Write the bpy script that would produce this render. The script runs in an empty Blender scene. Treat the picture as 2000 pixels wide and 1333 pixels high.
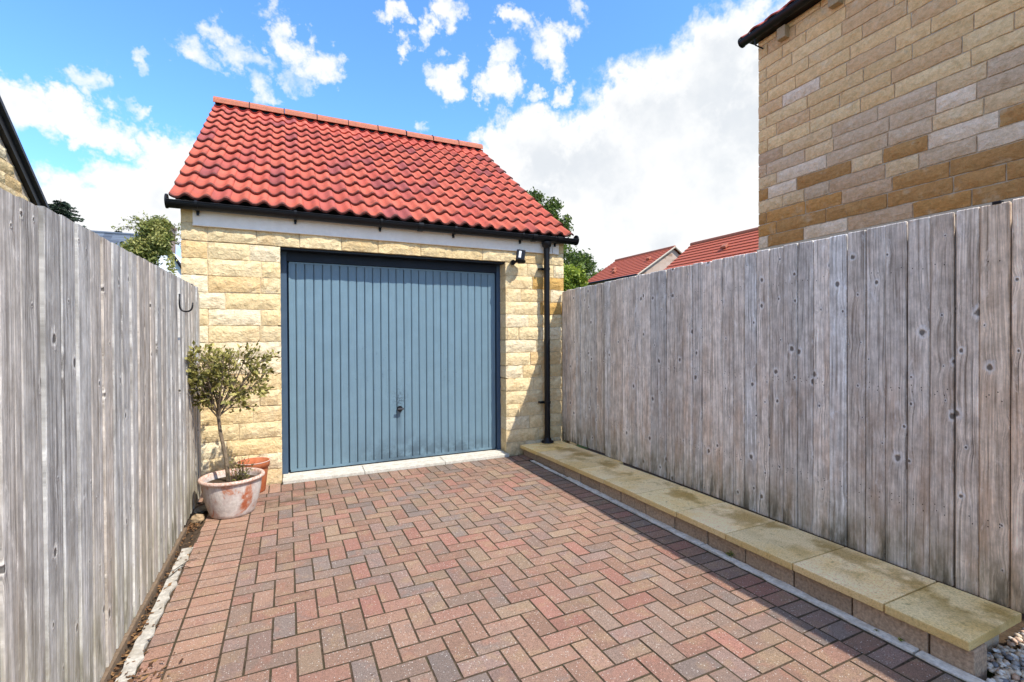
import bpy, bmesh, math, random
import numpy as np
from mathutils import Vector, Matrix, noise
R = math.radians
rnd = random.Random(11)
scene = bpy.context.scene
col = scene.collection

# ------------------------------------------------------------------ camera, light, exposure
CAM = Vector((0.048, -4.9463, 1.3489))
ROT = Matrix(((0.90441099, 0.0081307, -0.42658487), (-0.42663471, 0.00585301, -0.90440509), (-0.00485665, 0.99994982, 0.00876237)))
cd = bpy.data.cameras.new('camera'); cam = bpy.data.objects.new('camera', cd); col.objects.link(cam)
cam.matrix_world = Matrix.Translation(CAM) @ ROT.to_4x4()
cd.sensor_width = 36; cd.lens = 931.38 / 2000 * 36; cd.clip_end = 3000; cd.clip_start = 0.05
scene.camera = cam
SUN = Vector((.58, -1, 1.5)).normalized()
sl = bpy.data.lights.new('sun', 'SUN'); sl.energy = 2.0; sl.angle = R(.55); sl.color = (1, .95, .87)
sun = bpy.data.objects.new('sun', sl); col.objects.link(sun)
sun.rotation_euler = SUN.to_track_quat('Z', 'Y').to_euler()
scene.view_settings.view_transform = 'Standard'; scene.view_settings.look = 'None'
scene.view_settings.exposure = 1.62; scene.view_settings.gamma = 1; scene.view_settings.use_curve_mapping = False
scene.render.engine = 'CYCLES'


def at(px, py, d):
    """a place at the distance d (metres in front of the lens) that is seen in that direction"""
    return CAM + ROT @ Vector(((px - 1000) / 931.38 * d, (666.5 - py) / 931.38 * d, -d))


class NT:
    def __init__(s, tree): s.t = tree; s.n = tree.nodes; s.l = tree.links
    def put(s, v, sock):
        if v is None: return
        if isinstance(v, bpy.types.NodeSocket): s.l.new(v, sock)
        elif isinstance(v, (tuple, list)):
            if len(sock.default_value) == 4 and len(v) == 3: v = (*v, 1)
            sock.default_value = v
        else: sock.default_value = v
    def math(s, op, a, b=None, c=None, clamp=False):
        m = s.n.new('ShaderNodeMath'); m.operation = op; m.use_clamp = clamp
        s.put(a, m.inputs[0]); s.put(b, m.inputs[1]); s.put(c, m.inputs[2]); return m.outputs[0]
    def vmath(s, op, a, b=None, out=0):
        m = s.n.new('ShaderNodeVectorMath'); m.operation = op
        s.put(a, m.inputs[0]); s.put(b, m.inputs[1]); return m.outputs[out]
    def dot(s, a, b): return s.vmath('DOT_PRODUCT', a, b, 'Value')
    def noise(s, v, sc, det=4, ro=.55, dist=0, out=0):
        m = s.n.new('ShaderNodeTexNoise'); s.put(v, m.inputs['Vector']); m.inputs['Scale'].default_value = sc
        m.inputs['Detail'].default_value = det; m.inputs['Roughness'].default_value = ro; m.inputs['Distortion'].default_value = dist
        return m.outputs[out]
    def vor(s, v, sc, out='Distance', feat='F1', rnd=1):
        m = s.n.new('ShaderNodeTexVoronoi'); m.feature = feat; s.put(v, m.inputs['Vector']); m.inputs['Scale'].default_value = sc
        m.inputs['Randomness'].default_value = rnd
        return m.outputs[out] if isinstance(out, str) else [m.outputs[o] for o in out]
    def ramp(s, f, stops, interp='LINEAR'):
        m = s.n.new('ShaderNodeValToRGB'); m.color_ramp.interpolation = interp; e = m.color_ramp.elements
        while len(e) < len(stops): e.new(.5)
        for x, (p, c) in zip(e, stops): x.position = p; x.color = (*c, 1) if len(c) == 3 else c
        s.put(f, m.inputs[0]); return m.outputs[0]
    def smooth(s, f, a, b, lo=0., hi=1.):
        m = s.n.new('ShaderNodeMapRange'); m.interpolation_type = 'SMOOTHSTEP'; s.put(f, m.inputs[0])
        m.inputs[1].default_value = a; m.inputs[2].default_value = b; m.inputs[3].default_value = lo; m.inputs[4].default_value = hi
        return m.outputs[0]
    def mix(s, f, a, b, mode='MIX'):
        m = s.n.new('ShaderNodeMix'); m.data_type = 'RGBA'; m.blend_type = mode
        s.put(f, m.inputs[0]); s.put(a, m.inputs[6]); s.put(b, m.inputs[7]); return m.outputs[2]
    def sep(s, v):
        m = s.n.new('ShaderNodeSeparateXYZ'); s.put(v, m.inputs[0]); return m.outputs
    def comb(s, x, y, z):
        m = s.n.new('ShaderNodeCombineXYZ'); s.put(x, m.inputs[0]); s.put(y, m.inputs[1]); s.put(z, m.inputs[2]); return m.outputs[0]


# ------------------------------------------------------------------ sky with clouds
world = bpy.data.worlds.new('World'); scene.world = world; world.use_nodes = True
T = NT(world.node_tree); T.n.clear()
out = T.n.new('ShaderNodeOutputWorld'); bg = T.n.new('ShaderNodeBackground'); T.l.new(bg.outputs[0], out.inputs[0])
sky = T.n.new('ShaderNodeTexSky'); sky.sky_type = 'NISHITA'; sky.sun_disc = False
sky.sun_elevation = math.asin(SUN.z); sky.sun_rotation = math.atan2(SUN.x, SUN.y); sky.air_density = 1.0; sky.dust_density = .3; sky.ozone_density = 2.5
D = T.vmath('NORMALIZE', T.n.new('ShaderNodeTexCoord').outputs['Generated'])
warp = T.noise(D, 9, 5, .6, out=1)
Dw = T.vmath('ADD', D, T.vmath('MULTIPLY', T.vmath('SUBTRACT', warp, (.5, .5, .5)), (.14, .14, .14)))
warp2 = T.noise(D, 30, 4, .65, out=1)
Dw = T.vmath('NORMALIZE', T.vmath('ADD', Dw, T.vmath('MULTIPLY', T.vmath('SUBTRACT', warp2, (.5, .5, .5)), (.085, .085, .085))))
blobs = [  # cloud heads: direction (through the picture plane), angular radius, weight
    (1400, 150, 135, 1), (1300, 280, 170, 1.1), (1180, 350, 130, 1.1), (1430, 380, 180, 1.1), (1060, 310, 90, 1), (990, 310, 70, 1),
    (1250, 220, 95, 1), (1330, 480, 170, 1), (1000, 400, 120, 1), (1180, 470, 140, 1), (1500, 250, 150, 1), (1600, 100, 120, .8),
    (130, 450, 125, 1), (270, 435, 120, 1), (20, 420, 100, .95), (345, 340, 90, .8), (215, 350, 45, .8),
    (50, 220, 66, .9), (140, 240, 54, .88), (215, 255, 56, .88), (290, 266, 38, .8), (-10, 190, 70, .9), (20, 250, 50, .75),
    (425, 60, 45, .85), (465, 105, 46, .8), (395, 125, 42, .8), (500, 120, 35, .6), (570, 85, 42, .85), (615, 130, 46, .9), (580, 150, 40, .7), (640, 150, 30, .7),
    (890, 155, 42, .95), (985, 170, 45, 1), (985, 120, 34, .9), (1070, 85, 50, 1), (1015, 45, 36, .95), (875, 20, 42, .9), (830, 70, 32, .85),
    (775, 18, 28, .8), (150, 157, 38, .62), (195, 162, 26, .55), (262, 200, 26, .66), (1105, 170, 32, .9), (812, 250, 24, .66), (1130, 38, 26, .72),
    (545, 8, 34, .6), (285, 128, 24, .5), (500, 170, 30, .5), (1040, 190, 24, .8), (945, 190, 16, .7)]
acc = None
for x, y, r, w in blobs:
    c = (at(x, y, 1) - CAM).normalized(); ang = (r / 931.38) * c.dot(ROT @ Vector((0, 0, -1))) ** 1.5
    k = T.math('MULTIPLY_ADD', T.math('SUBTRACT', 1, T.dot(Dw, tuple(c))), -1 / (1 - math.cos(ang * 1.25)), 1, clamp=True)
    k = T.math('MULTIPLY', k, w * (.7 if r < 52 else .85 if r < 80 else 1))
    acc = k if acc is None else T.math('MAXIMUM', acc, k)
# beyond the picture the same scattered cumulus goes on, thicker towards the horizon
fwd = T.dot(D, tuple(ROT @ Vector((0, 0, -1))))
outside = T.smooth(fwd, .74, .56)
Dz = T.sep(D)[2]
far = T.noise(T.vmath('MULTIPLY', D, (1, 1, 1.6)), 2.4, 5, .55)
far = T.math('MULTIPLY', T.smooth(far, .47, .66), outside)
acc = T.math('MAXIMUM', acc, far)
low = T.math('MULTIPLY', T.smooth(Dz, .17, .03), .62)
acc = T.math('MAXIMUM', acc, low)
det = T.noise(D, 14, 9, .6)
det2 = T.noise(D, 34, 6, .6)
dn = T.math('ADD', T.math('MULTIPLY', acc, 1.5), T.math('ADD', T.math('MULTIPLY', T.math('SUBTRACT', det, .5), 1.6), T.math('MULTIPLY', T.math('SUBTRACT', det2, .5), .5)))
cover = T.smooth(dn, .22, 1.0)
cover = T.math('MULTIPLY', cover, T.smooth(acc, 0, .12))
shade = T.noise(T.vmath('ADD', D, (.1, .3, -.06)), 4.5, 6, .55)
thick = T.smooth(dn, .8, 1.5)
cl = T.mix(T.math('MULTIPLY', T.smooth(shade, .4, .62), thick), (2.35, 2.36, 2.36), (1.78, 1.87, 1.98))
skyc = T.mix(1, sky.outputs[0], (.42, .63, .83), 'MULTIPLY')
T.put(T.mix(cover, skyc, cl), bg.inputs[0]); bg.inputs[1].default_value = .15


# ------------------------------------------------------------------ material helpers
def material(name, rough=.8, spec=.3):
    m = bpy.data.materials.new(name); m.use_nodes = True
    t = NT(m.node_tree); b = t.n['Principled BSDF']; b.inputs['Roughness'].default_value = rough
    b.inputs['Specular IOR Level'].default_value = spec
    return m, t, b
def bump(t, b, h, dist, strength=1):
    n = t.n.new('ShaderNodeBump'); n.inputs['Distance'].default_value = dist; n.inputs['Strength'].default_value = strength
    t.put(h, n.inputs['Height']); t.l.new(n.outputs[0], b.inputs['Normal'])
def pos(t): return t.n.new('ShaderNodeNewGeometry').outputs['Position']
def oinfo(t): return t.n.new('ShaderNodeObjectInfo').outputs
def tint(t, attr):
    if attr: a = t.n.new('ShaderNodeAttribute'); a.attribute_name = 'tint'; return a.outputs['Color']
    return oinfo(t)['Color']
def seeded(t, k=23.): return t.vmath('ADD', pos(t), t.comb(t.math('MULTIPLY', oinfo(t)['Random'], k), t.math('MULTIPLY', oinfo(t)['Random'], k * 2.3), t.math('MULTIPLY', oinfo(t)['Random'], k * 1.7)))

def paver_mat(attr):
    m, t, b = material('concrete_paver' + ('_field' if attr else ''), .9, .15)
    P = seeded(t) if not attr else pos(t); W = pos(t); c = tint(t, attr)
    n1 = t.noise(P, 10, 4, .6); n2 = t.noise(P, 90, 5, .75); n3 = t.noise(P, 260, 4, .8)
    second = t.mix(.6, c, t.ramp(t.noise(P, 5, 2, .5), [(.4, (.2, .165, .145)), (.5, (.34, .165, .115)), (.6, (.35, .24, .145))]))
    c = t.mix(t.math('MULTIPLY', t.smooth(n1, .46, .62), .8), c, second)
    c = t.mix(1, c, t.ramp(n2, [(.25, (.72, .72, .72)), (.75, (1.22, 1.2, 1.18))]), 'MULTIPLY')
    c = t.mix(1, c, t.ramp(n3, [(.33, (.5, .5, .5)), (.67, (1.5, 1.5, 1.5))]), 'MULTIPLY')
    d, vc = t.vor(W, 120, ('Distance', 'Color'))
    speck = t.math('MULTIPLY', t.smooth(d, .34, .2), t.math('GREATER_THAN', t.sep(vc)[0], .8))
    c = t.mix(t.math('MULTIPLY', speck, .85), c, (.62, .57, .5))
    dark = t.math('MULTIPLY', t.smooth(d, .34, .2), t.math('LESS_THAN', t.sep(vc)[1], .12))
    c = t.mix(t.math('MULTIPLY', dark, .6), c, (.06, .05, .04))
    s = t.sep(W)   # moss patch in front of the left wall, darker towards the kerb and the door
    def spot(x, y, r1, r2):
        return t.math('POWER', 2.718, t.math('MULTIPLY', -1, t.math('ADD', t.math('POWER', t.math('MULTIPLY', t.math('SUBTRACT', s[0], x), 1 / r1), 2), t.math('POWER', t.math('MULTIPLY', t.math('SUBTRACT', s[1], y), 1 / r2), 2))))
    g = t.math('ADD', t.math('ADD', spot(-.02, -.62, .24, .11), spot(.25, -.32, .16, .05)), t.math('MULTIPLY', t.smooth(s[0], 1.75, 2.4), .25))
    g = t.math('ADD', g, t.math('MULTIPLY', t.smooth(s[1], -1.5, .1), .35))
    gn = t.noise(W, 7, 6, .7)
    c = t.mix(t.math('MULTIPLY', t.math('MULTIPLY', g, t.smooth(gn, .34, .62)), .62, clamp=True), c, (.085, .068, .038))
    c = t.mix(t.math('MULTIPLY', t.smooth(t.noise(W, 2.2, 5, .6), .52, .75), .3), c, (.15, .115, .08))
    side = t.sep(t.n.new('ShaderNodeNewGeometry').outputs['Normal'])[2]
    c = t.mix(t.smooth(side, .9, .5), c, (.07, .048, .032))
    t.put(c, b.inputs['Base Color'])
    bump(t, b, t.math('ADD', n2, t.math('MULTIPLY', n3, .7)), .0042, .9)
    return m

def stone_mat(name, mortar=False, light=False):
    m, t, b = material(name, .92, .12)
    P = seeded(t); W = pos(t); c = oinfo(t)['Color']
    if mortar: c = (.72, .6, .4) if not light else (.6, .5, .38)
    n1 = t.noise(P, 4, 5, .6); n2 = t.noise(P, 26, 6, .65, .6); n3 = t.noise(P, 210, 3, .7)
    c = t.mix(t.math('MULTIPLY', t.smooth(n1, .5, .7), .35), c, (.62, .38, .16))
    c = t.mix(t.math('MULTIPLY', t.smooth(t.noise(P, 7, 4, .6), .56, .72), .3), c, (.75, .66, .5))
    c = t.mix(1, c, t.ramp(n2, [(.3, (.8, .78, .74)), (.7, (1.14, 1.14, 1.14))]), 'MULTIPLY')
    c = t.mix(1, c, t.ramp(n3, [(.3, (.82, .81, .8)), (.7, (1.15, 1.15, 1.15))]), 'MULTIPLY')
    crack = t.smooth(t.noise(P, 5, 3, .5, 1.8), .64, .7)
    c = t.mix(t.math('MULTIPLY', crack, .25), c, (.3, .17, .07))
    if name == 'garage_stone' or mortar and not light:
        z = t.sep(W)[2]
        c = t.mix(t.math('MULTIPLY', t.smooth(z, .32, .02), t.math('MULTIPLY', t.smooth(t.noise(W, 6, 5, .7), .3, .7), .5)), c, (.2, .13, .06))
    t.put(c, b.inputs['Base Color'])
    chis = t.noise(t.vmath('MULTIPLY', P, (1, 1, 1.25)), 24, 7, .6, .7)
    v = t.vor(t.vmath('ADD', P, t.vmath('MULTIPLY', t.noise(P, 9, 3, .5, out=1), (.08, .08, .08))), 17)
    h = t.math('ADD', t.math('MULTIPLY', chis, 1.1), t.math('ADD', t.math('MULTIPLY', v, .35), t.math('MULTIPLY', n3, .12)))
    bump(t, b, h, .006 if mortar else .012, 1)
    return m

def wood_mat(name, light, dark, brown, base_green=.35, yel=(.28, .23, .12), KT=.5):
    m, t, b = material(name, .88, .15)
    r = oinfo(t)['Random']; W = pos(t); s = t.sep(W)
    y = t.math('ADD', s[1], t.math('MULTIPLY', r, 31)); z = t.math('ADD', s[2], t.math('MULTIPLY', r, 57)); x = s[0]
    fx, fz = 11.5, 4.6
    kc = t.comb(t.math('MULTIPLY', y, fx), t.math('MULTIPLY', z, fz), 0)
    vn = t.n.new('ShaderNodeTexVoronoi'); vn.voronoi_dimensions = '2D'; t.put(kc, vn.inputs['Vector']); vn.inputs['Scale'].default_value = 1
    vn.inputs['Randomness'].default_value = .9
    dl = t.vmath('MULTIPLY', t.vmath('SUBTRACT', kc, vn.outputs['Position']), (1 / fx, .75 / fz, 0))
    dist = t.math('MULTIPLY', t.vmath('LENGTH', dl, out='Value'), t.math('MULTIPLY_ADD', t.noise(t.comb(t.math('MULTIPLY', y, 60), 0, t.math('MULTIPLY', z, 40)), 1, 3, .6), 1.5, .3))
    kr = t.sep(vn.outputs['Color'])[0]; has = t.math('GREATER_THAN', t.sep(vn.outputs['Color'])[1], KT)
    rad = t.math('MULTIPLY_ADD', t.math('POWER', kr, 2.5), .0115, .0032)
    rel = t.math('DIVIDE', dist, rad)
    knot = t.math('MULTIPLY', t.smooth(rel, 1.1, .55), has)
    ring = t.math('MULTIPLY', t.math('MULTIPLY', t.smooth(rel, 2.6, 1.2), t.smooth(rel, .8, 1.3)), has)
    wf = t.math('MULTIPLY', t.math('MULTIPLY', t.math('POWER', 2.718, t.math('MULTIPLY', t.math('POWER', t.math('DIVIDE', dist, .034), 2), -1)), has), .009)
    yw = t.math('ADD', y, wf)
    broad = t.noise(t.comb(t.math('MULTIPLY', y, 5), 0, t.math('MULTIPLY', z, .5)), 1, 2, .5)
    yw = t.math('ADD', yw, t.math('MULTIPLY', broad, .07))
    grain = t.noise(t.comb(t.math('MULTIPLY', yw, 95), x, t.math('MULTIPLY', z, 1.6)), 1, 5, .62)
    fine = t.noise(t.comb(t.math('MULTIPLY', yw, 420), x, t.math('MULTIPLY', z, 9)), 1, 3, .65)
    patch = t.noise(t.comb(t.math('MULTIPLY', y, 9), x, t.math('MULTIPLY', z, 2.2)), 1, 5, .6)
    c = t.ramp(grain, [(.34, dark), (.46, tuple(.45 * a + .55 * q for a, q in zip(dark, light))), (.62, light), (.8, tuple(min(1, a * 1.18) for a in light))])
    c = t.mix(t.math('MULTIPLY', t.smooth(patch, .42, .7), t.smooth(s[2], 1.7, .5, .3, .8)), c, brown)
    iso = t.noise(t.comb(t.math('MULTIPLY', y, 16), 2, t.math('MULTIPLY', z, 9)), 1, 5, .7)
    c = t.mix(1, c, t.ramp(iso, [(.36, (.74, .73, .72)), (.62, (1.15, 1.15, 1.15))]), 'MULTIPLY')
    wh = t.noise(t.comb(t.math('MULTIPLY', y, 20), 5, t.math('MULTIPLY', z, 5)), 1, 6, .74, .9)
    c = t.mix(t.math('MULTIPLY', t.smooth(wh, .55, .72), .6), c, tuple(min(1, a * 1.35) for a in light))
    c = t.mix(t.math('MULTIPLY', t.smooth(wh, .42, .3), .45), c, dark)
    c = t.mix(1, c, t.ramp(fine, [(.3, (.74, .74, .74)), (.7, (1.2, 1.2, 1.2))]), 'MULTIPLY')
    c = t.mix(1, c, oinfo(t)['Color'], 'MULTIPLY')
    c = t.mix(t.math('MULTIPLY', ring, .4), c, tuple(min(1, a * 1.25) for a in light))
    c = t.mix(t.math('MULTIPLY', knot, .85), c, tuple(a * .35 for a in dark))
    g = t.noise(t.comb(t.math('MULTIPLY', s[1], 14), x, t.math('MULTIPLY', s[2], 3)), 1, 5, .65)
    c = t.mix(t.math('MULTIPLY', t.math('MULTIPLY', t.smooth(s[2], base_green + .25, .05), t.smooth(g, .3, .65)), .75), c, yel)
    g2 = t.math('MULTIPLY', t.smooth(s[2], .42, .1), t.smooth(g, .46, .66))
    c = t.mix(t.math('MULTIPLY', g2, .75), c, (.05, .042, .028))
    crack = t.smooth(t.noise(t.comb(t.math('MULTIPLY', yw, 55), 3, t.math('MULTIPLY', z, 1.1)), 1, 2, .5), .7, .74)
    c = t.mix(t.math('MULTIPLY', crack, .7), c, tuple(a * .35 for a in dark))
    t.put(c, b.inputs['Base Color'])
    h = t.math('ADD', t.math('ADD', grain, t.math('MULTIPLY', fine, .4)), t.math('ADD', t.math('MULTIPLY', knot, -.9), t.math('ADD', t.math('MULTIPLY', ring, .6), t.math('MULTIPLY', crack, -1))))
    bump(t, b, h, .0035, .9)
    return m

def tile_mat(attr, name='clay_pantile'):
    m, t, b = material(name + ('_row' if attr else ''), .78, .22)
    P = seeded(t) if not attr else pos(t); c = tint(t, attr)
    n1 = t.noise(P, 9, 5, .65); n2 = t.noise(P, 160, 3, .7)
    c = t.mix(t.math('MULTIPLY', t.smooth(n1, .45, .68), .35), c, (.2, .07, .07))
    c = t.mix(1, c, t.ramp(n2, [(.3, (.82, .82, .82)), (.7, (1.15, 1.15, 1.15))]), 'MULTIPLY')
    lich = t.math('MULTIPLY', t.smooth(t.noise(P, 45, 4, .7), .66, .72), .4)
    c = t.mix(lich, c, (.33, .25, .17))
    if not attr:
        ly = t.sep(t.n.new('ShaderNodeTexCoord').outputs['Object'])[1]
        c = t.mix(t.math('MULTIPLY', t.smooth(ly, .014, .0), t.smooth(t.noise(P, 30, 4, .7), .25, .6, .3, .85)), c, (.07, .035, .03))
        c = t.mix(t.math('MULTIPLY', t.smooth(t.noise(t.vmath('MULTIPLY', P, (30, 4, 4)), 1, 5, .7), .56, .75), .35), c, (.2, .09, .07))
    t.put(c, b.inputs['Base Color']); bump(t, b, t.math('ADD', n2, t.math('MULTIPLY', n1, .5)), .0015, .8)
    return m

def simple(name, c, rough=.6, spec=.4, sc=30, var=.25, bd=0., c2=None, mottle=.5):
    m, t, b = material(name, rough, spec)
    P = pos(t); n = t.noise(P, sc, 5, .65); n2 = t.noise(P, sc * .22, 4, .6)
    cc = t.mix(1, c, t.ramp(n, [(.3, (1 - var,) * 3), (.7, (1 + var,) * 3)]), 'MULTIPLY')
    if c2: cc = t.mix(t.math('MULTIPLY', t.smooth(n2, .42, .66), mottle), cc, c2)
    t.put(cc, b.inputs['Base Color'])
    if bd: bump(t, b, n, bd, .8)
    return m

def tinted(name, rough=.8, spec=.25, sc=60, var=.25, bd=.001, trans=0.):
    m, t, b = material(name, rough, spec)
    n = t.noise(seeded(t), sc, 4, .65)
    c = t.mix(1, oinfo(t)['Color'], t.ramp(n, [(.3, (1 - var,) * 3), (.7, (1 + var,) * 3)]), 'MULTIPLY')
    t.put(c, b.inputs['Base Color']); bump(t, b, n, bd, .8)
    return m

def leaf_mat(name, c1, c2, c3, trans=.35, rough=.55):
    m, t, b = material(name, rough, .35)
    a = t.n.new('ShaderNodeAttribute'); a.attribute_name = 'tint'
    c = t.ramp(t.sep(a.outputs['Color'])[0], [(0, c1), (.5, c2), (1, c3)])
    t.put(c, b.inputs['Base Color'])
    tr = t.n.new('ShaderNodeBsdfTranslucent'); t.put(c, tr.inputs[0]); mx = t.n.new('ShaderNodeMixShader'); mx.inputs[0].default_value = trans
    t.l.new(b.outputs[0], mx.inputs[1]); t.l.new(tr.outputs[0], mx.inputs[2]); t.l.new(mx.outputs[0], t.n['Material Output'].inputs[0])
    return m


# ------------------------------------------------------------------ object helpers
def link(name, me, m=None, parent=None, loc=None, rot=None, color=None):
    o = bpy.data.objects.new(name, me); col.objects.link(o)
    if me is not None and m is not None and not me.materials: me.materials.append(m)
    if parent: o.parent = parent
    if loc is not None: o.location = loc
    if rot is not None: o.rotation_euler = rot
    if color: o.color = (*color, 1)
    return o
def tag(o, label=None, cat=None, group=None, kind=None):
    if label: o['label'] = label
    if cat: o['category'] = cat
    if group: o['group'] = group
    if kind: o['kind'] = kind
    return o
def empty(name, loc=(0, 0, 0), rz=0):
    o = bpy.data.objects.new(name, None); col.objects.link(o); o.location = loc; o.rotation_euler = (0, 0, rz); o.empty_display_size = .2
    return o

class MB:
    def __init__(s): s.v = []; s.f = []; s.c = []; s.cur = (1, 1, 1)
    def add(s, vs, fs):
        k = len(s.v); s.v += [tuple(v) for v in vs]; s.f += [tuple(i + k for i in f) for f in fs]; s.c += [s.cur] * len(fs)
    def box(s, x0, y0, z0, x1, y1, z1):
        s.add([(x0, y0, z0), (x1, y0, z0), (x1, y1, z0), (x0, y1, z0), (x0, y0, z1), (x1, y0, z1), (x1, y1, z1), (x0, y1, z1)],
              [(0, 3, 2, 1), (4, 5, 6, 7), (0, 1, 5, 4), (1, 2, 6, 5), (2, 3, 7, 6), (3, 0, 4, 7)])
    def tube(s, pts, rads, n=8, cap=True):
        pts = [Vector(p) for p in pts]; k = len(s.v); up = None; rings = []
        if not isinstance(rads, (list, tuple)): rads = [rads] * len(pts)
        for i, p in enumerate(pts):
            d = (pts[min(i + 1, len(pts) - 1)] - pts[max(i - 1, 0)]).normalized()
            if up is None: up = d.orthogonal().normalized()
            up = (up - d * up.dot(d)).normalized(); w = d.cross(up)
            rings.append([p + (up * math.cos(a) + w * math.sin(a)) * rads[i] for a in [2 * math.pi * j / n for j in range(n)]])
        vs = [v for r in rings for v in r]; fs = []
        for i in range(len(pts) - 1):
            for j in range(n): fs.append((i * n + j, i * n + (j + 1) % n, (i + 1) * n + (j + 1) % n, (i + 1) * n + j))
        if cap: fs.append(tuple(range(n))[::-1]); fs.append(tuple((len(pts) - 1) * n + j for j in range(n)))
        s.add(vs, fs)
    def lathe(s, prof, n=40, c=(0, 0), wob=0):
        vs = []; fs = []
        for i, (r, z) in enumerate(prof):
            for j in range(n):
                a = 2 * math.pi * j / n; rr = r * (1 + wob * math.sin(3 * a + 1))
                vs.append((c[0] + rr * math.cos(a), c[1] + rr * math.sin(a), z))
        for i in range(len(prof) - 1):
            for j in range(n): fs.append((i * n + j, i * n + (j + 1) % n, (i + 1) * n + (j + 1) % n, (i + 1) * n + j))
        s.add(vs, fs)
    def mesh(s, name, tints=False, smooth=False):
        me = bpy.data.meshes.new(name); me.from_pydata(s.v, [], s.f)
        if tints:
            a = me.color_attributes.new('tint', 'FLOAT_COLOR', 'CORNER'); d = []
            for p, c in zip(me.polygons, s.c): d += [*c, 1] * p.loop_total
            a.data.foreach_set('color', d)
        if smooth: me.polygons.foreach_set('use_smooth', [True] * len(me.polygons))
        me.update(); return me
    def build(s, name, m, parent=None, tints=False, smooth=False, loc=None, color=None):
        return link(name, s.mesh(name, tints, smooth), m, parent, loc=loc, color=color)

def bevel(me, w=.004, seg=1):
    b = bmesh.new(); b.from_mesh(me); bmesh.ops.bevel(b, geom=b.edges[:], offset=w, segments=seg, affect='EDGES', profile=.6)
    b.to_mesh(me); b.free(); return me
def box_mesh(name, a, b, bev=0, seg=1):
    m = MB(); m.box(*a, *b); me = m.mesh(name)
    return bevel(me, bev, seg) if bev else me

# ------------------------------------------------------------------ materials
M = {}
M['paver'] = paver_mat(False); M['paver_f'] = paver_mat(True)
M['gstone'] = stone_mat('garage_stone'); M['hstone'] = stone_mat('house_stone')
M['gmortar'] = stone_mat('garage_mortar', True); M['hmortar'] = stone_mat('house_mortar', True, True)
M['wood_r'] = wood_mat('weathered_board', (.95, .9, .83), (.34, .3, .26), (.56, .43, .33), .3)
M['wood_l'] = wood_mat('bleached_board', (.62, .585, .53), (.21, .188, .168), (.37, .325, .27), .5, (.47, .43, .3), .62)
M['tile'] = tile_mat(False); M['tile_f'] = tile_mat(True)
M['ridge'] = simple('ridge_clay', (.44, .15, .085), .7, .25, 60, .25, .001, (.3, .12, .07))
M['black'] = simple('black_plastic', (.006, .006, .0075), .4, .3, 20, .3)
M['fascia'] = simple('painted_fascia', (.95, .85, .73), .55, .35, 25, .05, .0004, (.88, .77, .64))
M['joint_sand'] = simple('joint_sand', (.075, .052, .034), .95, .1, 40, .6, .0015, (.05, .05, .022))
M['concrete'] = simple('pale_concrete', (.58, .54, .46), .9, .15, 90, .25, .003, (.4, .36, .28))
M['edging'] = simple('worn_concrete', (.47, .43, .36), .92, .15, 50, .3, .004, (.3, .25, .18))
M['pale'] = simple('pale_mortar', (.74, .68, .58), .92, .15, 60, .25, .004, (.5, .42, .32))
M['kerb'] = tinted('kerb_block', .92, .15, 70, .35, .006)
M['soil'] = simple('soil', (.06, .04, .025), .95, .1, 60, .5, .01, (.1, .075, .05))
M['grass'] = simple('grass_ground', (.06, .09, .025), .95, .1, 3, .4, .01, (.1, .09, .05))
M['pebble'] = tinted('pebble', .6, .35, 60, .2, .001)
M['gravel_board'] = simple('gravel_board', (.2, .14, .09), .9, .15, 60, .3, .002, (.12, .09, .06))

def slab_mat():
    m, t, b = material('coping_slab', .93, .12)
    P = seeded(t); W = pos(t); s = t.sep(W)
    n = t.noise(P, 130, 4, .75); n1 = t.noise(P, 4, 5, .6); n0 = t.noise(P, 28, 5, .7)
    c = t.mix(t.smooth(n1, .4, .68), (1., .77, .43), (.95, .67, .3))
    damp = t.math('MULTIPLY', t.math('MULTIPLY', t.smooth(s[0], 2.5, 2.78), t.smooth(s[0], 2.96, 2.84)), t.smooth(t.noise(W, 5, 4, .6), .42, .6))
    c = t.mix(t.math('MULTIPLY', damp, .8), c, (.46, .28, .08))
    c = t.mix(1, c, t.ramp(n, [(.3, (.6, .57, .5)), (.5, (1, 1, 1)), (.75, (1.28, 1.28, 1.28))]), 'MULTIPLY')
    c = t.mix(t.math('MULTIPLY', t.smooth(n0, .57, .7), .6), c, (.3, .21, .08))
    c = t.mix(1, c, oinfo(t)['Color'], 'MULTIPLY')
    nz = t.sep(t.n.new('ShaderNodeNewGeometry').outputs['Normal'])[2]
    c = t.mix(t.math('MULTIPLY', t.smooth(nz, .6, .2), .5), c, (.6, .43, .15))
    t.put(c, b.inputs['Base Color']); bump(t, b, t.math('ADD', n, n0), .004, .9)
    return m
M['slab'] = slab_mat()

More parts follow.
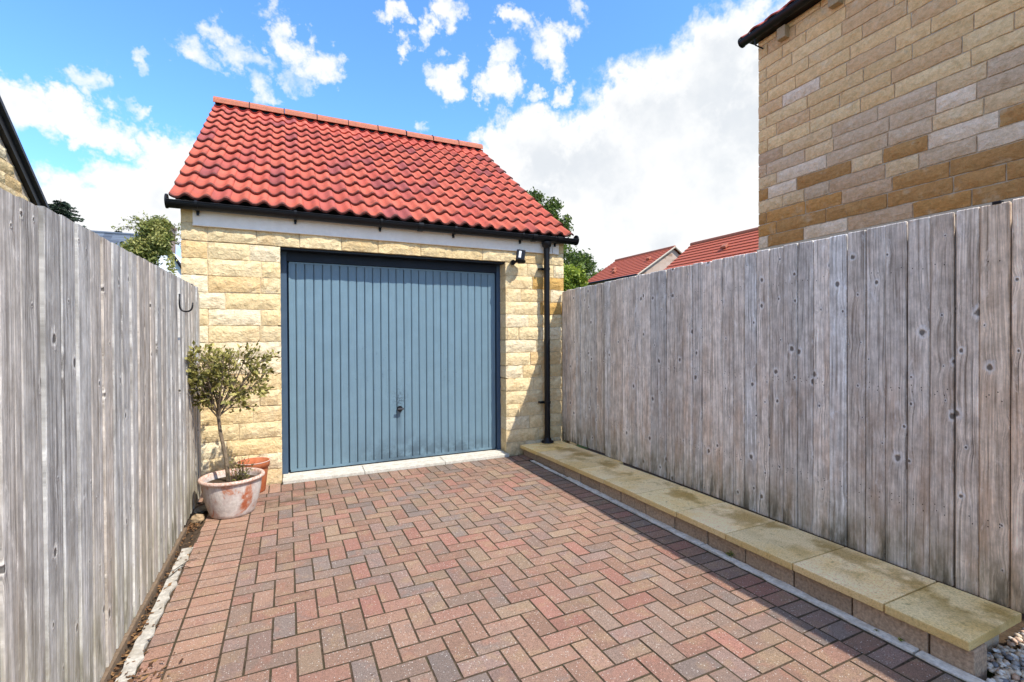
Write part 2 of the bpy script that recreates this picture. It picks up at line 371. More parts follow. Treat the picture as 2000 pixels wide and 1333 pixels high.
def door_mat(name, base, dirt=True):
    m, t, b = material(name, .42, .4 if dirt else .15)
    W = pos(t); s = t.sep(W)
    n = t.noise(W, 6, 5, .6); n2 = t.noise(W, 55, 5, .7)
    c = t.mix(t.math('MULTIPLY', t.smooth(n, .4, .7), .3), base, tuple(min(1, a * 1.25 + .01) for a in base))
    if dirt:
        def spot(x, z, r1, r2): return t.math('POWER', 2.718, t.math('MULTIPLY', -1, t.math('ADD', t.math('POWER', t.math('MULTIPLY', t.math('SUBTRACT', s[0], x), 1 / r1), 2), t.math('POWER', t.math('MULTIPLY', t.math('SUBTRACT', s[2], z), 1 / r2), 2))))
        low = t.math('ADD', spot(1.15, .1, .5, .17), t.math('MULTIPLY', spot(1.9, .1, .35, .1), .8))
        d = t.math('MULTIPLY', t.math('MULTIPLY', low, .8), t.smooth(t.noise(W, 9, 5, .65), .3, .6))
        d = t.math('ADD', d, t.math('MULTIPLY', spot(1.13, .68, .06, .1), t.smooth(n2, .42, .6)))
        sm = t.math('MULTIPLY', t.math('ADD', spot(.95, .95, .3, .35), t.math('MULTIPLY', spot(1.7, 1.0, .35, .25), .8)), t.smooth(t.noise(W, 34, 4, .6), .64, .69))
        d = t.math('ADD', d, t.math('MULTIPLY', sm, .7))
        d = t.math('ADD', d, t.math('MULTIPLY', spot(1.13, .47, .02, .12), .55))
        c = t.mix(t.math('MULTIPLY', d, .85, clamp=True), c, (.03, .045, .065))
        dust = t.math('MULTIPLY', t.smooth(s[2], .5, .05), t.smooth(t.noise(W, 3, 5, .6), .45, .7))
        c = t.mix(t.math('MULTIPLY', dust, .25), c, (.07, .1, .13))
    run_ = t.noise(t.comb(t.math('MULTIPLY', s[0], 60), 1, t.math('MULTIPLY', s[2], 1.6)), 1, 4, .6)
    c = t.mix(t.math('MULTIPLY', t.smooth(run_, .5, .72), .3), c, tuple(a * .62 for a in base))
    c = t.mix(t.math('MULTIPLY', t.smooth(n2, .3, .7), .12), c, tuple(a * .6 for a in base))
    t.put(c, b.inputs['Base Color']); bump(t, b, n, .0015, .5)
    return m
M['door'] = door_mat('blue_steel', (.15, .235, .285)); M['frame'] = door_mat('blue_frame', (.06, .098, .15), False); M['head_shade'] = door_mat('shaded_blue_head', (.016, .023, .036), False)  # frame head: frame blue darkened, shade under the opening's top painted in
def pot_mat():
    m, t, b = material('whitewashed_terracotta', .8, .25)
    P = pos(t); s = t.sep(P); n = t.noise(t.vmath('MULTIPLY', P, (1, 1, .6)), 9, 7, .68, .5); n2 = t.noise(P, 60, 4, .7)
    c = t.ramp(n, [(.33, (.38, .11, .05)), (.39, (.46, .22, .14)), (.44, (.5, .4, .35)), (.56, (.62, .56, .5)), (.64, (.5, .44, .39)), (.72, (.36, .31, .27))])
    c = t.mix(t.smooth(s[2], .24, .285), c, t.ramp(n2, [(.35, (.5, .23, .14)), (.6, (.62, .5, .42))]))
    c = t.mix(1, c, t.ramp(n2, [(.3, (.85, .85, .85)), (.7, (1.12, 1.12, 1.12))]), 'MULTIPLY')
    t.put(c, b.inputs['Base Color']); bump(t, b, t.math('ADD', n, n2), .002, .7)
    return m
M['pot'] = pot_mat(); M['terracotta'] = simple('terracotta', (.42, .12, .045), .75, .25, 50, .2, .0008, (.5, .2, .1))
M['bark'] = simple('bark', (.2, .15, .1), .9, .1, 60, .4, .003, (.12, .1, .07))
M['bark_d'] = simple('dark_bark', (.09, .065, .045), .9, .1, 30, .4, .005)
M['rock'] = tinted('rock', .9, .15, 30, .4, .01)
M['leaf_bush'] = leaf_mat('shrub_leaf', (.06, .06, .015), (.24, .22, .05), (.52, .46, .15), .25)
M['leaf_tree'] = leaf_mat('tree_leaf', (.03, .05, .012), (.085, .13, .022), (.2, .26, .04))
M['leaf_lime'] = leaf_mat('bright_leaf', (.07, .11, .015), (.2, .27, .03), (.38, .44, .06))
M['leaf_dark'] = leaf_mat('needle', (.012, .022, .014), (.03, .05, .028), (.06, .085, .04), .1)
M['leaf_ivy'] = leaf_mat('ivy_leaf', (.07, .09, .02), (.24, .26, .06), (.5, .47, .16))
M['leaf_dry'] = leaf_mat('dry_leaf', (.06, .025, .01), (.17, .08, .03), (.3, .17, .07), .1, .8)

# ------------------------------------------------------------------ ground
g = MB(); g.box(-900, -900, -.6, 900, 900, -.09); tag(g.build('ground', M['grass']), kind='structure')

# ------------------------------------------------------------------ driveway of pavers
A = .0985
x0 = -.22; yr = -1.79
drive = empty('driveway', (1, -2, 0)); 
base = MB(); base.box(-.52, -8.5, -.08, 2.43, -.06, -.0026)
drive = base.build('driveway', M['joint_sand']); tag(drive, kind='structure')
PALS = [((.3, .18, .125), 6), ((.31, .165, .12), 5), ((.33, .205, .145), 5), ((.26, .19, .145), 5), ((.2, .17, .15), 3), ((.26, .18, .15), 4), ((.35, .16, .12), 3), ((.31, .225, .15), 3), ((.25, .18, .14), 4)]
PL = [tuple(.68 * q + .32 * m_ for q, m_ in zip(c, (.285, .185, .138))) for c, n in PALS for _ in range(n)]
def pcol(warm=0):
    c = rnd.choice(PL); k = rnd.uniform(.88, 1.14)
    if warm: c = tuple(a * .5 + b * .5 for a, b in zip(c, (.42, .25, .17)))
    return tuple(a * k for a in c)
pav = []   # (cx, cy, lx, ly, colour)
J = .0078
def paver(xa, ya, xb, yb, warm=0):
    if xb - xa < .02 or yb - ya < .02: return
    pav.append(((xa + xb) / 2, (ya + yb) / 2, xb - xa - J, yb - ya - J, pcol(warm)))
jmin, jmax = -40, 14
for i in range(-1, 25):
    for j in range(jmin - 1, jmax + 1):
        k = (i - j) % 4
        if k == 3: xa, ya, w, h = i, j, 2, 1        # lies across
        elif k == 2: xa, ya, w, h = i, j, 1, 2       # lies along: cells j and j+1
        else: continue
        xb, yb = xa + w, ya + h
        xa, xb = max(xa, 0), min(xb, 25); ya, yb = max(ya, jmin), min(yb, jmax + 1)
        if xb > xa and yb > ya: paver(x0 + xa * A, yr + ya * A, x0 + xb * A, yr + yb * A)
for k in range(-46, 17):
    ya = -1.8165 + k * A + .006
    if ya + A > -.31: break
    paver(x0 - .192, ya, x0, ya + A, 1)
    paver(x0 - .192 - rnd.uniform(.098, .105), ya + .004, x0 - .192, ya + A + .004, 1)
for k in range(-41, 17):
    ya = -1.8 + k * A
    if ya + A > -.3: break
    paver(x0 + 25 * A, ya, x0 + 25 * A + .172, ya + A)
for k in range(-5, 29):
    paver(x0 + k * .0965 + .015, -.3125, x0 + (k + 1) * .0965 + .015, -.085 if k > 1 else -.02, 1 if k < 2 else 0)
def paver_shape(mb, cx, cy, lx, ly, rz, dz, tx, ty):
    b = .0012; vs = []
    for (ex, z) in ((0, -.045), (0, -b), (b, 0)):
        for sx, sy in ((-1, -1), (1, -1), (1, 1), (-1, 1)):
            X = sx * (lx / 2 - ex); Y = sy * (ly / 2 - ex)
            vs.append((cx + X * math.cos(rz) - Y * math.sin(rz), cy + X * math.sin(rz) + Y * math.cos(rz), z + dz + (X * tx + Y * ty if z > -.04 else 0)))
    fs = [(8, 9, 10, 11)]
    for r in (0, 4):
        for q in range(4): fs.append((r + q, r + (q + 1) % 4, r + 4 + (q + 1) % 4, r + 4 + q))
    mb.add(vs, fs)
def seen(p):
    q = ROT.transposed() @ (Vector((p[0], p[1], 0)) - CAM)
    return q.z < 0 and abs(q.x / q.z) < 1.08 and abs(q.y / q.z) < .73
pav.sort(key=lambda p: (not seen(p), (p[0] - CAM.x) ** 2 + (p[1] - CAM.y) ** 2))
shared = {}
rest = MB()
for n, (cx, cy, lx, ly, c) in enumerate(pav):
    rz = rnd.gauss(0, .008); dz = rnd.gauss(0, .0007); tx = rnd.gauss(0, .006); ty = rnd.gauss(0, .006)
    dz = max(-.0006, min(.0012, dz)); tx = max(-.008, min(.008, tx)); ty = max(-.008, min(.008, ty))
    if n < 300:
        key = (round(lx, 2), round(ly, 2))
        if key not in shared:
            mb = MB(); paver_shape(mb, 0, 0, lx, ly, 0, 0, 0, 0); shared[key] = mb.mesh('paver')
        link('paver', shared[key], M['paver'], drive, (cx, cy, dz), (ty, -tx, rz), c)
    else:
        rest.cur = c; paver_shape(rest, cx, cy, lx, ly, rz, dz, tx, ty)
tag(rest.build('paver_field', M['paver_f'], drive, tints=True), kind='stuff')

def ragged(xa, xb, ya, yb, z0, z1, step=.05, jl=.006, jr=.006):
    mb = MB(); n = int((yb - ya) / step); L = []
    for i in range(n + 1):
        y = ya + (yb - ya) * i / n
        L.append((xa + rnd.gauss(0, jl), xb + rnd.gauss(0, jr), y))
    vs = []; fs = []
    for a, b, y in L: vs += [(a, y, z0), (a + .003, y, z1), (b - .003, y, z1), (b, y, z0)]
    for i in range(n):
        k = i * 4
        for q in range(3): fs.append((k + q, k + q + 1, k + q + 5, k + q + 4))
    fs += [(0, 3, 2, 1), tuple(4 * n + q for q in range(4))]
    mb.add(vs, fs); return mb
for ya, yb in ((-6, -4.35), (-4.34, -3.86), (-3.85, -2.7), (-2.69, -1.75), (-1.74, -1.05), (-1.04, -.75), (-.74, -.35)):
    st = ragged(2.432, 2.49 if yb < -1 else 2.47, ya, yb, -.05, .0035, .06, .006, .004).build('mortar_strip', M['pale']); tag(st, kind='structure')
for ya, yb in ((-3.6, -2.62), (-2.615, -1.72), (-1.715, -1.3)):
    st = ragged(-.572, -.515, ya, yb, -.05, .006, .045, .002, .007).build('concrete_edging', M['edging']); tag(st, kind='structure')
sb = MB(); sb.box(-1.2, -8.5, -.085, -.5, -.02, -.012); tag(sb.build('soil_strip', M['soil']), kind='structure')

# ------------------------------------------------------------------ rock-faced stones
def stone_proto(seed, nx=6, nz=3):
    r = random.Random(seed); vs = []; fs = []
    cut = r.random()
    for j in range(nz + 1):
        for i in range(nx + 1):
            edge = i in (0, nx) or j in (0, nz)
            u = i / nx; v = j / nz
            d = 0 if edge else -(.005 + .009 * r.random())
            jx = 0 if i in (0, nx) else r.uniform(-.03, .03)
            if edge: d = r.uniform(-.002, .003)
            vs.append((u + jx + (r.uniform(-.006, .006) if i in (0, nx) else 0), d, v + (r.uniform(-.03, .03) if j in (0, nz) else r.uniform(-.06, .06))))
    for j in range(nz):
        for i in range(nx):
            k = j * (nx + 1) + i; fs.append((k, k + 1, k + nx + 2, k + nx + 1))
    k = len(vs)
    per = [i for i in range(nx + 1)] + [j * (nx + 1) + nx for j in range(1, nz + 1)] + [nz * (nx + 1) + i for i in range(nx - 1, -1, -1)] + [j * (nx + 1) for j in range(nz - 1, 0, -1)]
    for p in per: vs.append((vs[p][0], .9, vs[p][2]))
    n = len(per)
    for i in range(n): fs.append((per[i], k + i, k + (i + 1) % n, per[(i + 1) % n]))
    mb = MB(); mb.add(vs, fs); return mb.mesh('stone')
protos_g = [stone_proto(i) for i in range(9)]; protos_h = [stone_proto(50 + i, 7, 3) for i in range(12)]
for p in protos_g: p.materials.append(M['gstone'])
for p in protos_h: p.materials.append(M['hstone'])
def stone(parent, protos, xa, xb, za, zb, depth, c, j=.008):
    o = link('stone', rnd.choice(protos), None, parent, (xa + j / 2, rnd.uniform(-.004, .002), za + j / 2), None, c)
    o.scale = (xb - xa - j, depth / .9 if depth != 1 else 1, zb - za - j)
    return o
def run(xa, xb, lo, hi, ends=None):
    L = [xa]
    if ends: L.append(xa + ends)
    while xb - L[-1] > hi * 1.15:
        L.append(L[-1] + rnd.uniform(lo, hi))
        if xb - L[-1] < lo * .6: L[-1] = xb - lo * .7
    L.append(xb); return L

# depth scaling: front relief lives at y about -.02..0, the back at .9 -> we keep the scale at 1 and cut the depth by a second shape
def set_depth(meshes, d):
    for me in meshes:
        for v in me.vertices:
            if v.co.y > .5: v.co.y = d
set_depth(protos_g, .155); set_depth(protos_h, .1)

# ------------------------------------------------------------------ garage
W = 2.30; H = 2.20
garage = empty('garage', (0, 0, 0))
tag(garage, 'cream rock-faced stone garage with red pantile roof and blue up-and-over door', 'garage')
GL, GR, GB = -.778, 3.077, 5.75
RZ = 4.62; RY = 2.85; PIT = math.atan((4.60 - 2.535) / (2.85 + .10))
wl = MB()
wl.box(GL + .012, .007, -.1, -.03, .3, H); wl.box(W + .03, .007, -.1, GR - .012, .3, H); wl.box(GL + .012, .007, H + .006, GR - .012, .3, 2.5)
wl.box(GL + .006, .3, -.1, GL + .3, GB, 2.5); wl.box(GR - .3, .3, -.1, GR - .006, GB, 2.5); wl.box(GL + .3, GB - .3, -.1, GR - .3, GB, 2.5)
zt = lambda y: 2.5 + (y if y < RY else 2 * RY - y) * math.tan(PIT)
for xa, xb in ((GL + .006, GL + .3), (GR - .3, GR - .006)):
    wl.add([(xa, .3, 2.5), (xa, GB, 2.5), (xa, GB - .1, zt(5.6)), (xa, RY, zt(RY)), (xa, .3, zt(.3)), (xb, .3, 2.5), (xb, GB, 2.5), (xb, GB - .1, zt(5.6)), (xb, RY, zt(RY)), (xb, .3, zt(.3))],
           [(0, 1, 2, 3, 4), (9, 8, 7, 6, 5), (0, 4, 9, 5), (4, 3, 8, 9), (3, 2, 7, 8), (2, 1, 6, 7), (1, 0, 5, 6)])
wall = wl.build('wall', M['gmortar'], garage)
def gcol(dull=0):
    r = rnd.random()
    c = (.8, .635, .37) if r < .55 else (.82, .69, .46) if r < .8 else (.77, .59, .32) if r < .975 else (.76, .55, .28)
    k = rnd.uniform(.93, 1.07); return tuple(a * k for a in c)
C = .1475
zs = [H - C * k for k in range(0, 15)] + [-.06]
right_pat = [.28, .5, .2, .45, .3, .17, .4, .32, .22, .36, .48, .18, .3, .42, .25, .33]
for k in range(len(zs) - 1):
    zb, za = zs[k], zs[k + 1]
    for a, b in zip(*(lambda L: (L, L[1:]))(run(GL, 0, .26, .46, rnd.choice((.12, .2, .33))))): stone(wall, protos_g, a, b, za, zb, 1, gcol())
    L = run(W, GR, .22, .42, right_pat[k % 16] if right_pat[k % 16] < .5 else .35)
    for a, b in zip(L, L[1:]):
        c = gcol()
        if k in (1, 3) and a > W + .15 and a < W + .5: c = (.58, .36, .12)
        stone(wall, protos_g, a, b, za, zb, 1, c)
for (za, zb) in ((H + .004, 2.352), (2.352, 2.5)):
    L = run(GL, GR, .34, .44, .2 if za < 2.3 else .35)
    for a, b in zip(L, L[1:]): stone(wall, protos_g, a, b, za, zb, 1, gcol())

# roof
roofm = MB(); u = Vector((0, math.cos(PIT), math.sin(PIT))); nn = Vector((0, -math.sin(PIT), math.cos(PIT)))
E0 = Vector((0, -.108, 2.518)); TL = 3.63
RX0, RX1 = -.835, 3.135
def slab_on(mb, o, uu, nn_, x0_, x1_, s0, s1, t0, t1):
    c = []
    for t in (t0, t1):
        for x, s_ in ((x0_, s0), (x1_, s0), (x1_, s1), (x0_, s1)):
            p = o + uu * s_ + nn_ * t; c.append((x, p.y, p.z))
    mb.add(c, [(0, 3, 2, 1), (4, 5, 6, 7), (0, 1, 5, 4), (1, 2, 6, 5), (2, 3, 7, 6), (3, 0, 4, 7)])
slab_on(roofm, E0, u, nn, RX0 + .02, RX1 - .02, .13, 3.60, -.05, -.012)
rm = MB(); ob = Vector((0, 2 * RY + .10, 2.535)); ub = Vector((0, -u.y, u.z)); nb = Vector((0, -nn.y, nn.z))
slab_on(roofm, ob, ub, nb, RX0 + .02, RX1 - .02, 0, 3.58, -.05, .02)
roof = roofm.build('roof', M['black'], garage)
NC = 27; TW = (RX1 - RX0) / NC; NR = 13; GA = 3.60 / 12.35
def tile_geo(mb, ox, o, lower=.027, up=0., length=None, n=10):
    vs = []; fs = []; length = length or GA + .035
    pr = []
    for i in range(n + 1):
        q = i / n; ph = 2 * math.pi * (q - .80)
        h = (.5 + .5 * math.cos(ph)) ** 1.35 * .036
        pr.append((q * (TW + .002), h))
    for s_, base in ((0, lower), (length, up)):
        for x, h in pr: p = o + u * s_ + nn * (h + base); vs.append((ox + x, p.y, p.z))
    for x, h in pr: p = o + u * .001 + nn * (h + lower - .018); vs.append((ox + x, p.y, p.z))
    for i in range(n): fs.append((i, i + 1, n + 2 + i, n + 1 + i)); fs.append((2 * n + 2 + i, 2 * n + 3 + i, i + 1, i))
    p = o + u * length + nn * (pr[0][1] + up - .015); vs.append((ox, p.y, p.z)); p = o + u * length + nn * (pr[n][1] + up - .015); vs.append((ox + TW + .002, p.y, p.z))
    k = 3 * n + 3; fs.append((2 * n + 2, 0, n + 1, k)); fs.append((n, 3 * n + 2, k + 1, 2 * n + 1))
    mb.add(vs, fs)
# a single tile in roof axes, shared by all 300
def tile_proto():
    mb = MB(); tile_geo(mb, 0, Vector((0, 0, 0))); me = mb.mesh('roof_tile'); me.polygons.foreach_set('use_smooth', [i < 20 and i % 2 == 0 for i in range(len(me.polygons))])
    me.materials.append(M['tile']); return me
TP = tile_proto()
def tcol(i=0, r=0):
    q = rnd.random(); c = (.54, .125, .078) if q < .55 else (.5, .105, .07) if q < .78 else (.43, .1, .075) if q < .92 else (.34, .085, .075)
    k = rnd.uniform(.9, 1.1); return tuple(a * k for a in c)
restt = MB()
cnt = 0
for r in range(NR):
    for i in range(NC):
        s0 = r * GA; p = E0 + u * s0
        c = tcol(i, r)
        if r == NR - 1 or cnt >= 300:
            restt.cur = c; tile_geo(restt, RX0 + i * TW, p, length=3.60 - s0 if r == NR - 1 else None); continue
        cnt += 1
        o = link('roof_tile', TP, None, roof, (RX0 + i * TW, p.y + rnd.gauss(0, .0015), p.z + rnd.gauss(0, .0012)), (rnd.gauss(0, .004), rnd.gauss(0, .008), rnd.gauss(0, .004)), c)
tag(restt.build('top_tiles', M['tile_f'], roof, tints=True), kind='stuff')
# underside of the roof tiles at the eaves and dark ventilating strip under the ridge
vb = MB(); pr_ = E0 + u * 3.54
vb.box(RX0 + .02, pr_.y - .02, pr_.z + .0, RX1 - .02, pr_.y + .1, pr_.z + .075); vb.build('ridge_vent', M['black'], roof)
rt = (RX1 - RX0 + .02) / 9
for k in range(9):
    mb = MB(); vs = []; fs = []; n = 8; xa = RX0 - .01 + k * rt; xb = xa + rt - .008
    for x in (xa, xb):
        for rr in (1, .87):
            for j in range(n + 1):
                a = math.pi * (j / n); yy = -.125 * rr * math.cos(a); zz = .115 * rr * math.sin(a) ** .8 if 0 < j < n else 0
                vs.append((x, RY + yy, 4.595 + zz))
    m_ = 2 * (n + 1)
    for j in range(n):
        fs.append((j, j + 1, m_ + j + 1, m_ + j)); fs.append((n + 1 + j + 1, n + 1 + j, m_ + n + 1 + j, m_ + n + 2 + j))
        fs.append((j, n + 1 + j, n + 2 + j, j + 1)); fs.append((m_ + j + 1, m_ + n + 2 + j, m_ + n + 1 + j, m_ + j))
    fs.append((0, m_, m_ + n + 1, n + 1)); fs.append((n, 2 * n + 1, m_ + 2 * n + 1, m_ + n))
    mb.add(vs, fs); o = mb.build('ridge_tile', M['ridge'], roof); o.location = (0, rnd.gauss(0, .002), rnd.gauss(0, .002)); o.rotation_euler = (0, rnd.gauss(0, .001), 0)
    if k < 8:
        mb = MB(); mb.tube([(xb + .004, RY - .125 * math.cos(q_), 4.596 + .115 * max(0, math.sin(q_)) ** .8) for q_ in [math.pi * z_ / 10 for z_ in range(11)]], .0055, 5); mb.build('ridge_joint', M['black'], roof)

# fascia
me = box_mesh('fascia', (-.684, -.024, 2.335), (2.905, -.001 - .02 + .015, 2.49), .002); fa = link('fascia', me, M['fascia'], garage)
me = box_mesh('fascia_lip', (-.686, -.03, 2.329), (2.907, -.004, 2.341), .001); link('fascia_lip', me, M['fascia'], fa)
me = box_mesh('fascia_cap', (2.909, -.03, 2.329), (2.993, -.006, 2.49), .003); link('fascia_cap', me, M['fascia'], fa)

# gutter
def gutter(parent, xa, xb, yc, zc, r, m, name='gutter'):
    mb = MB(); n = 12; vs = []; fs = []
    for x in (xa, xb):
        for rr in (r, r - .004):
            for j in range(n + 1):
                a = math.pi + math.pi * j / n; vs.append((x, yc + rr * math.cos(a), zc + rr * math.sin(a)))
    m_ = 2 * (n + 1)
    for j in range(n):
        fs.append((j, m_ + j, m_ + j + 1, j + 1)); fs.append((n + 1 + j, n + 2 + j, m_ + n + 2 + j, m_ + n + 1 + j))
    fs.append((0, n + 1, m_ + n + 1, m_)); fs.append((n, m_ + n, m_ + 2 * n + 1, 2 * n + 1))
    for s_ in (0, m_): fs.append(tuple(s_ + j for j in range(n + 1))[::(1 if s_ else -1)])
    mb.add(vs, fs)
    mb.tube([(xa, yc - r, zc), (xb, yc - r, zc)], .006, 6)
    for x in (xa, xb - .012):
        mb.tube([(x - .001, yc, zc - .002), (x + .013, yc, zc - .002)], r + .005, 20)
    return mb.build(name, m, parent, smooth=False)
gy, gz, gr = -.083, 2.505, .056
gut = gutter(garage, -.862, 3.205, gy, gz, gr, M['black'])
def arc(x, w, yc, zc, r, n=12):
    mb = MB(); vs = []; fs = []
    for xx in (x - w / 2, x + w / 2):
        for rr in (r + .006, r + .001):
            for j in range(n + 1):
                a = math.pi * .93 + math.pi * 1.07 * j / n; vs.append((xx, yc + rr * math.cos(a), zc + rr * math.sin(a)))
    m_ = 2 * (n + 1)
    for j in range(n):
        fs += [(j, m_ + j, m_ + j + 1, j + 1), (j, j + 1, n + 2 + j, n + 1 + j), (m_ + j + 1, m_ + j, m_ + n + 1 + j, m_ + n + 2 + j)]
    fs += [(0, n + 1, m_ + n + 1, m_)]
    mb.add(vs, fs); return mb
for x in (-.643, .127, .902, 1.672, 2.47, 2.93):
    mb = arc(x, .022, gy, gz, gr)
    mb.box(x - .012, gy + .045, gz - .075, x + .012, -.0305, gz + .0); mb.box(x - .009, -.05, gz - .09, x + .009, -.0305, gz - .05)
    mb.build('gutter_bracket', M['black'], gut)
for x in (1.3, 2.62, 2.95):
    mb = arc(x, .05, gy, gz, gr + .001); mb.build('gutter_joint', M['black'], gut)
mb = MB(); px_ = 2.795
mb.lathe([(.036, 2.34), (.037, 2.36), (.037, 2.39), (.05, 2.40), (.06, 2.434), (.06, 2.45)], 20, (px_, gy)); mb.build('gutter_outlet', M['black'], gut, smooth=True)
dp = MB(); dp.tube([(px_, gy, .12), (px_, gy, 2.37)], .034, 20)
dpo = dp.build('downpipe', M['black'], garage, smooth=False)
for z_ in (2.14, .58):
    mb = MB(); mb.tube([(px_, gy, z_ - .014), (px_, gy, z_ + .014)], .039, 18); mb.box(px_ - .085, -.05, z_ - .012, px_ + .06, -.02, z_ + .012)
    mb.tube([(px_ - .075, -.065, z_), (px_ - .075, -.02, z_)], .014, 10); mb.build('pipe_bracket', M['black'], dpo)
mb = MB(); mb.lathe([(.0, .108), (.072, .108), (.074, .118), (.07, .13), (.05, .138), (.042, .16), (.036, .17)], 24, (px_, gy)); mb.build('pipe_shoe', M['black'], dpo, smooth=True)

# door frame and leaf
fr = MB(); FY = .158
fr.box(-.012, FY, .03, .05, FY + .07, 2.205); fr.box(2.262, FY, .03, 2.312, FY + .07, 2.205)
fr.box(.052, FY + .055, .03, .062, FY + .09, 2.093); fr.box(2.25, FY + .055, .03, 2.26, FY + .09, 2.093)
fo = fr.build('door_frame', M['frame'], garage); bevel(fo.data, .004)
mb = MB(); mb.box(.052, FY + .003, 2.095, 2.26, FY + .07, 2.204); mb.build('frame_head', M['head_shade'], fo)
hd = MB(); hd.box(-.01, .03, 2.182, 2.31, FY - .002, 2.199); hd.build('lintel', M['black'], garage)
lf = MB(); LY = .185; xs0, xs1 = .071, 2.242; z0, z1 = .062, 2.075
def prof():
    P = [(xs0, LY), (.125, LY)]
    x = .129
    while x < 2.19:
        P += [(x - .004, LY), (x - .0035, LY + .026), (x + .0035, LY + .026), (x + .004, LY + .005), (x + .013, LY)]
        x += .0812
    P.append((xs1, LY)); return P
P_ = prof(); vs = []; fs = []
for x, y in P_: vs += [(x, y, z0), (x, y, z1)]
for i in range(len(P_) - 1): fs.append((2 * i, 2 * i + 2, 2 * i + 3, 2 * i + 1))
lf.add(vs, fs)
lf.box(xs0, LY - .006, z0 - .022, xs1, LY + .03, z0); lf.box(xs0, LY - .006, z1, xs1, LY + .03, z1 + .016)
lf.box(xs0 - .004, LY - .006, z0, xs0 + .012, LY + .03, z1); lf.box(xs1 - .012, LY - .006, z0, xs1 + .004, LY + .03, z1)
door = lf.build('garage_door', M['door'], garage)
bk = MB(); bk.box(-.01, LY + .045, .0, 2.31, LY + .06, 2.2); bk.build('door_back', M['black'], garage)
rl = MB(); rl.box(.064, LY - .002, .026, 2.25, LY + .03, .038); rl.build('door_seal', M['black'], door)
hx, hz = 1.134, .585
hb = MB(); hb.tube([(hx, LY + .002, hz), (hx, LY - .02, hz)], .03, 20); hb.tube([(hx, LY - .01, hz + .004), (hx, LY - .045, hz + .004)], [.012, .01], 12)
ho = hb.build('handle', M['black'], door)
hb = MB(); hb.box(hx - .032, LY - .062, hz - .006, hx + .032, LY - .045, hz + .014); bevel(hb.build('handle_grip', simple('handle_metal', (.05, .05, .055), .25, .6, 20, .1), door).data, .005, 2)

# sill
for a, b in ((-.0, .73), (.735, 1.555), (1.56, 2.306)):
    me = box_mesh('sill', (a, -.075, -.03), (b, .05, .027), .005, 2); link('sill', me, M['concrete'], garage)
    me = box_mesh('sill', (a + .003 if a < .1 else a, .052, -.03), (min(b, 2.297), .15, .034), .004); link('sill', me, M['concrete'], garage)
me = box_mesh('inner_sill', (.0, .152, -.03), (2.298, .3, .028)); link('inner_sill', me, M['concrete'], garage)

# security light
sx, sy, sz = 2.435, -.11, 2.262
lamp = empty('security_light', (sx, 0, 2.2)); tag(lamp, 'small black security floodlight on the wall right of the garage door', 'security light')
mb = MB(); mb.tube([(-.055, -.02, -.005), (-.055, -.05, -.005)], .028, 16); mb.tube([(-.055, -.05, -.005), (-.04, -.075, .0), (-.01, -.1, .02)], .014, 10); mb.build('mount', M['black'], lamp)
hm = box_mesh('housing', (-.05, -.03, -.06), (.05, .03, .06), .008, 2); h_ = link('housing', hm, M['black'], lamp, (.0, -.125, .065), (R(-12), R(8), R(-26)))
lens = box_mesh('lens', (-.022, -.034, -.04), (.006, -.029, .04), .002); link('lens', lens, simple('lens_white', (.8, .8, .78), .2, .5, 10, .03), h_)
mb = MB(); mb.lathe([(0, -.02), (.04, -.02), (.052, 0), (.045, .02), (0, .03)], 18, (0, 0)); link('sensor', mb.mesh('sensor', smooth=True), M['black'], lamp, (.02, -.1, .0))

# ------------------------------------------------------------------ low kerb wall with coping
low = empty('low_wall', (2.7, -2, 0)); tag(low, 'low retaining kerb of brown blocks topped with yellow sandstone coping slabs beside the paving', 'low wall')
core = MB(); core.box(2.61, -3.96, -.1, 2.90, -.06, .066); o = core.build('core', M['hmortar'], low); o.location = (-2.7, 2, 0)
joints = [-4.028, -3.727, -3.299, -2.872, -2.466, -2.047, -1.63, -1.235, -.84, -.46, -.045]
for a, b in zip(joints, joints[1:]):
    d = rnd.uniform(-.006, .006)
    x1 = 2.925 if b < -1 else 2.985
    me = box_mesh('coping_slab', (2.462 + d, a + .003, .1), (x1, b - .003, .1385), .005, 2)
    for v in me.vertices: v.co.z += float(np.interp(v.co.y, [-1.7, 0], [0, -.03]))
    k = rnd.uniform(.9, 1.1)
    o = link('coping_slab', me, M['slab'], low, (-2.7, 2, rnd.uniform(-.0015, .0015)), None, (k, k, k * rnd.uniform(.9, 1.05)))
ys = [-4.034, -3.882, -3.579, -3.288]
while ys[-1] < -.35: ys.append(ys[-1] + rnd.uniform(.28, .32))
ys[-1] = -.06
for i, (a, b) in enumerate(zip(ys, ys[1:])):
    me = box_mesh('kerb_block', (2.492 + rnd.uniform(-.003, .003), a + .004, -.06), (2.60, b - .004, .097 + rnd.uniform(-.003, .002)), .006, 2)
    for v in me.vertices:
        if v.co.z > 0: v.co.z += float(np.interp(v.co.y, [-1.7, 0], [0, -.03]))
    k = rnd.uniform(.85, 1.12); link('kerb_block', me, M['kerb'], low, (-2.7, 2, 0), None, (.4 * k, .29 * k, .2 * k))

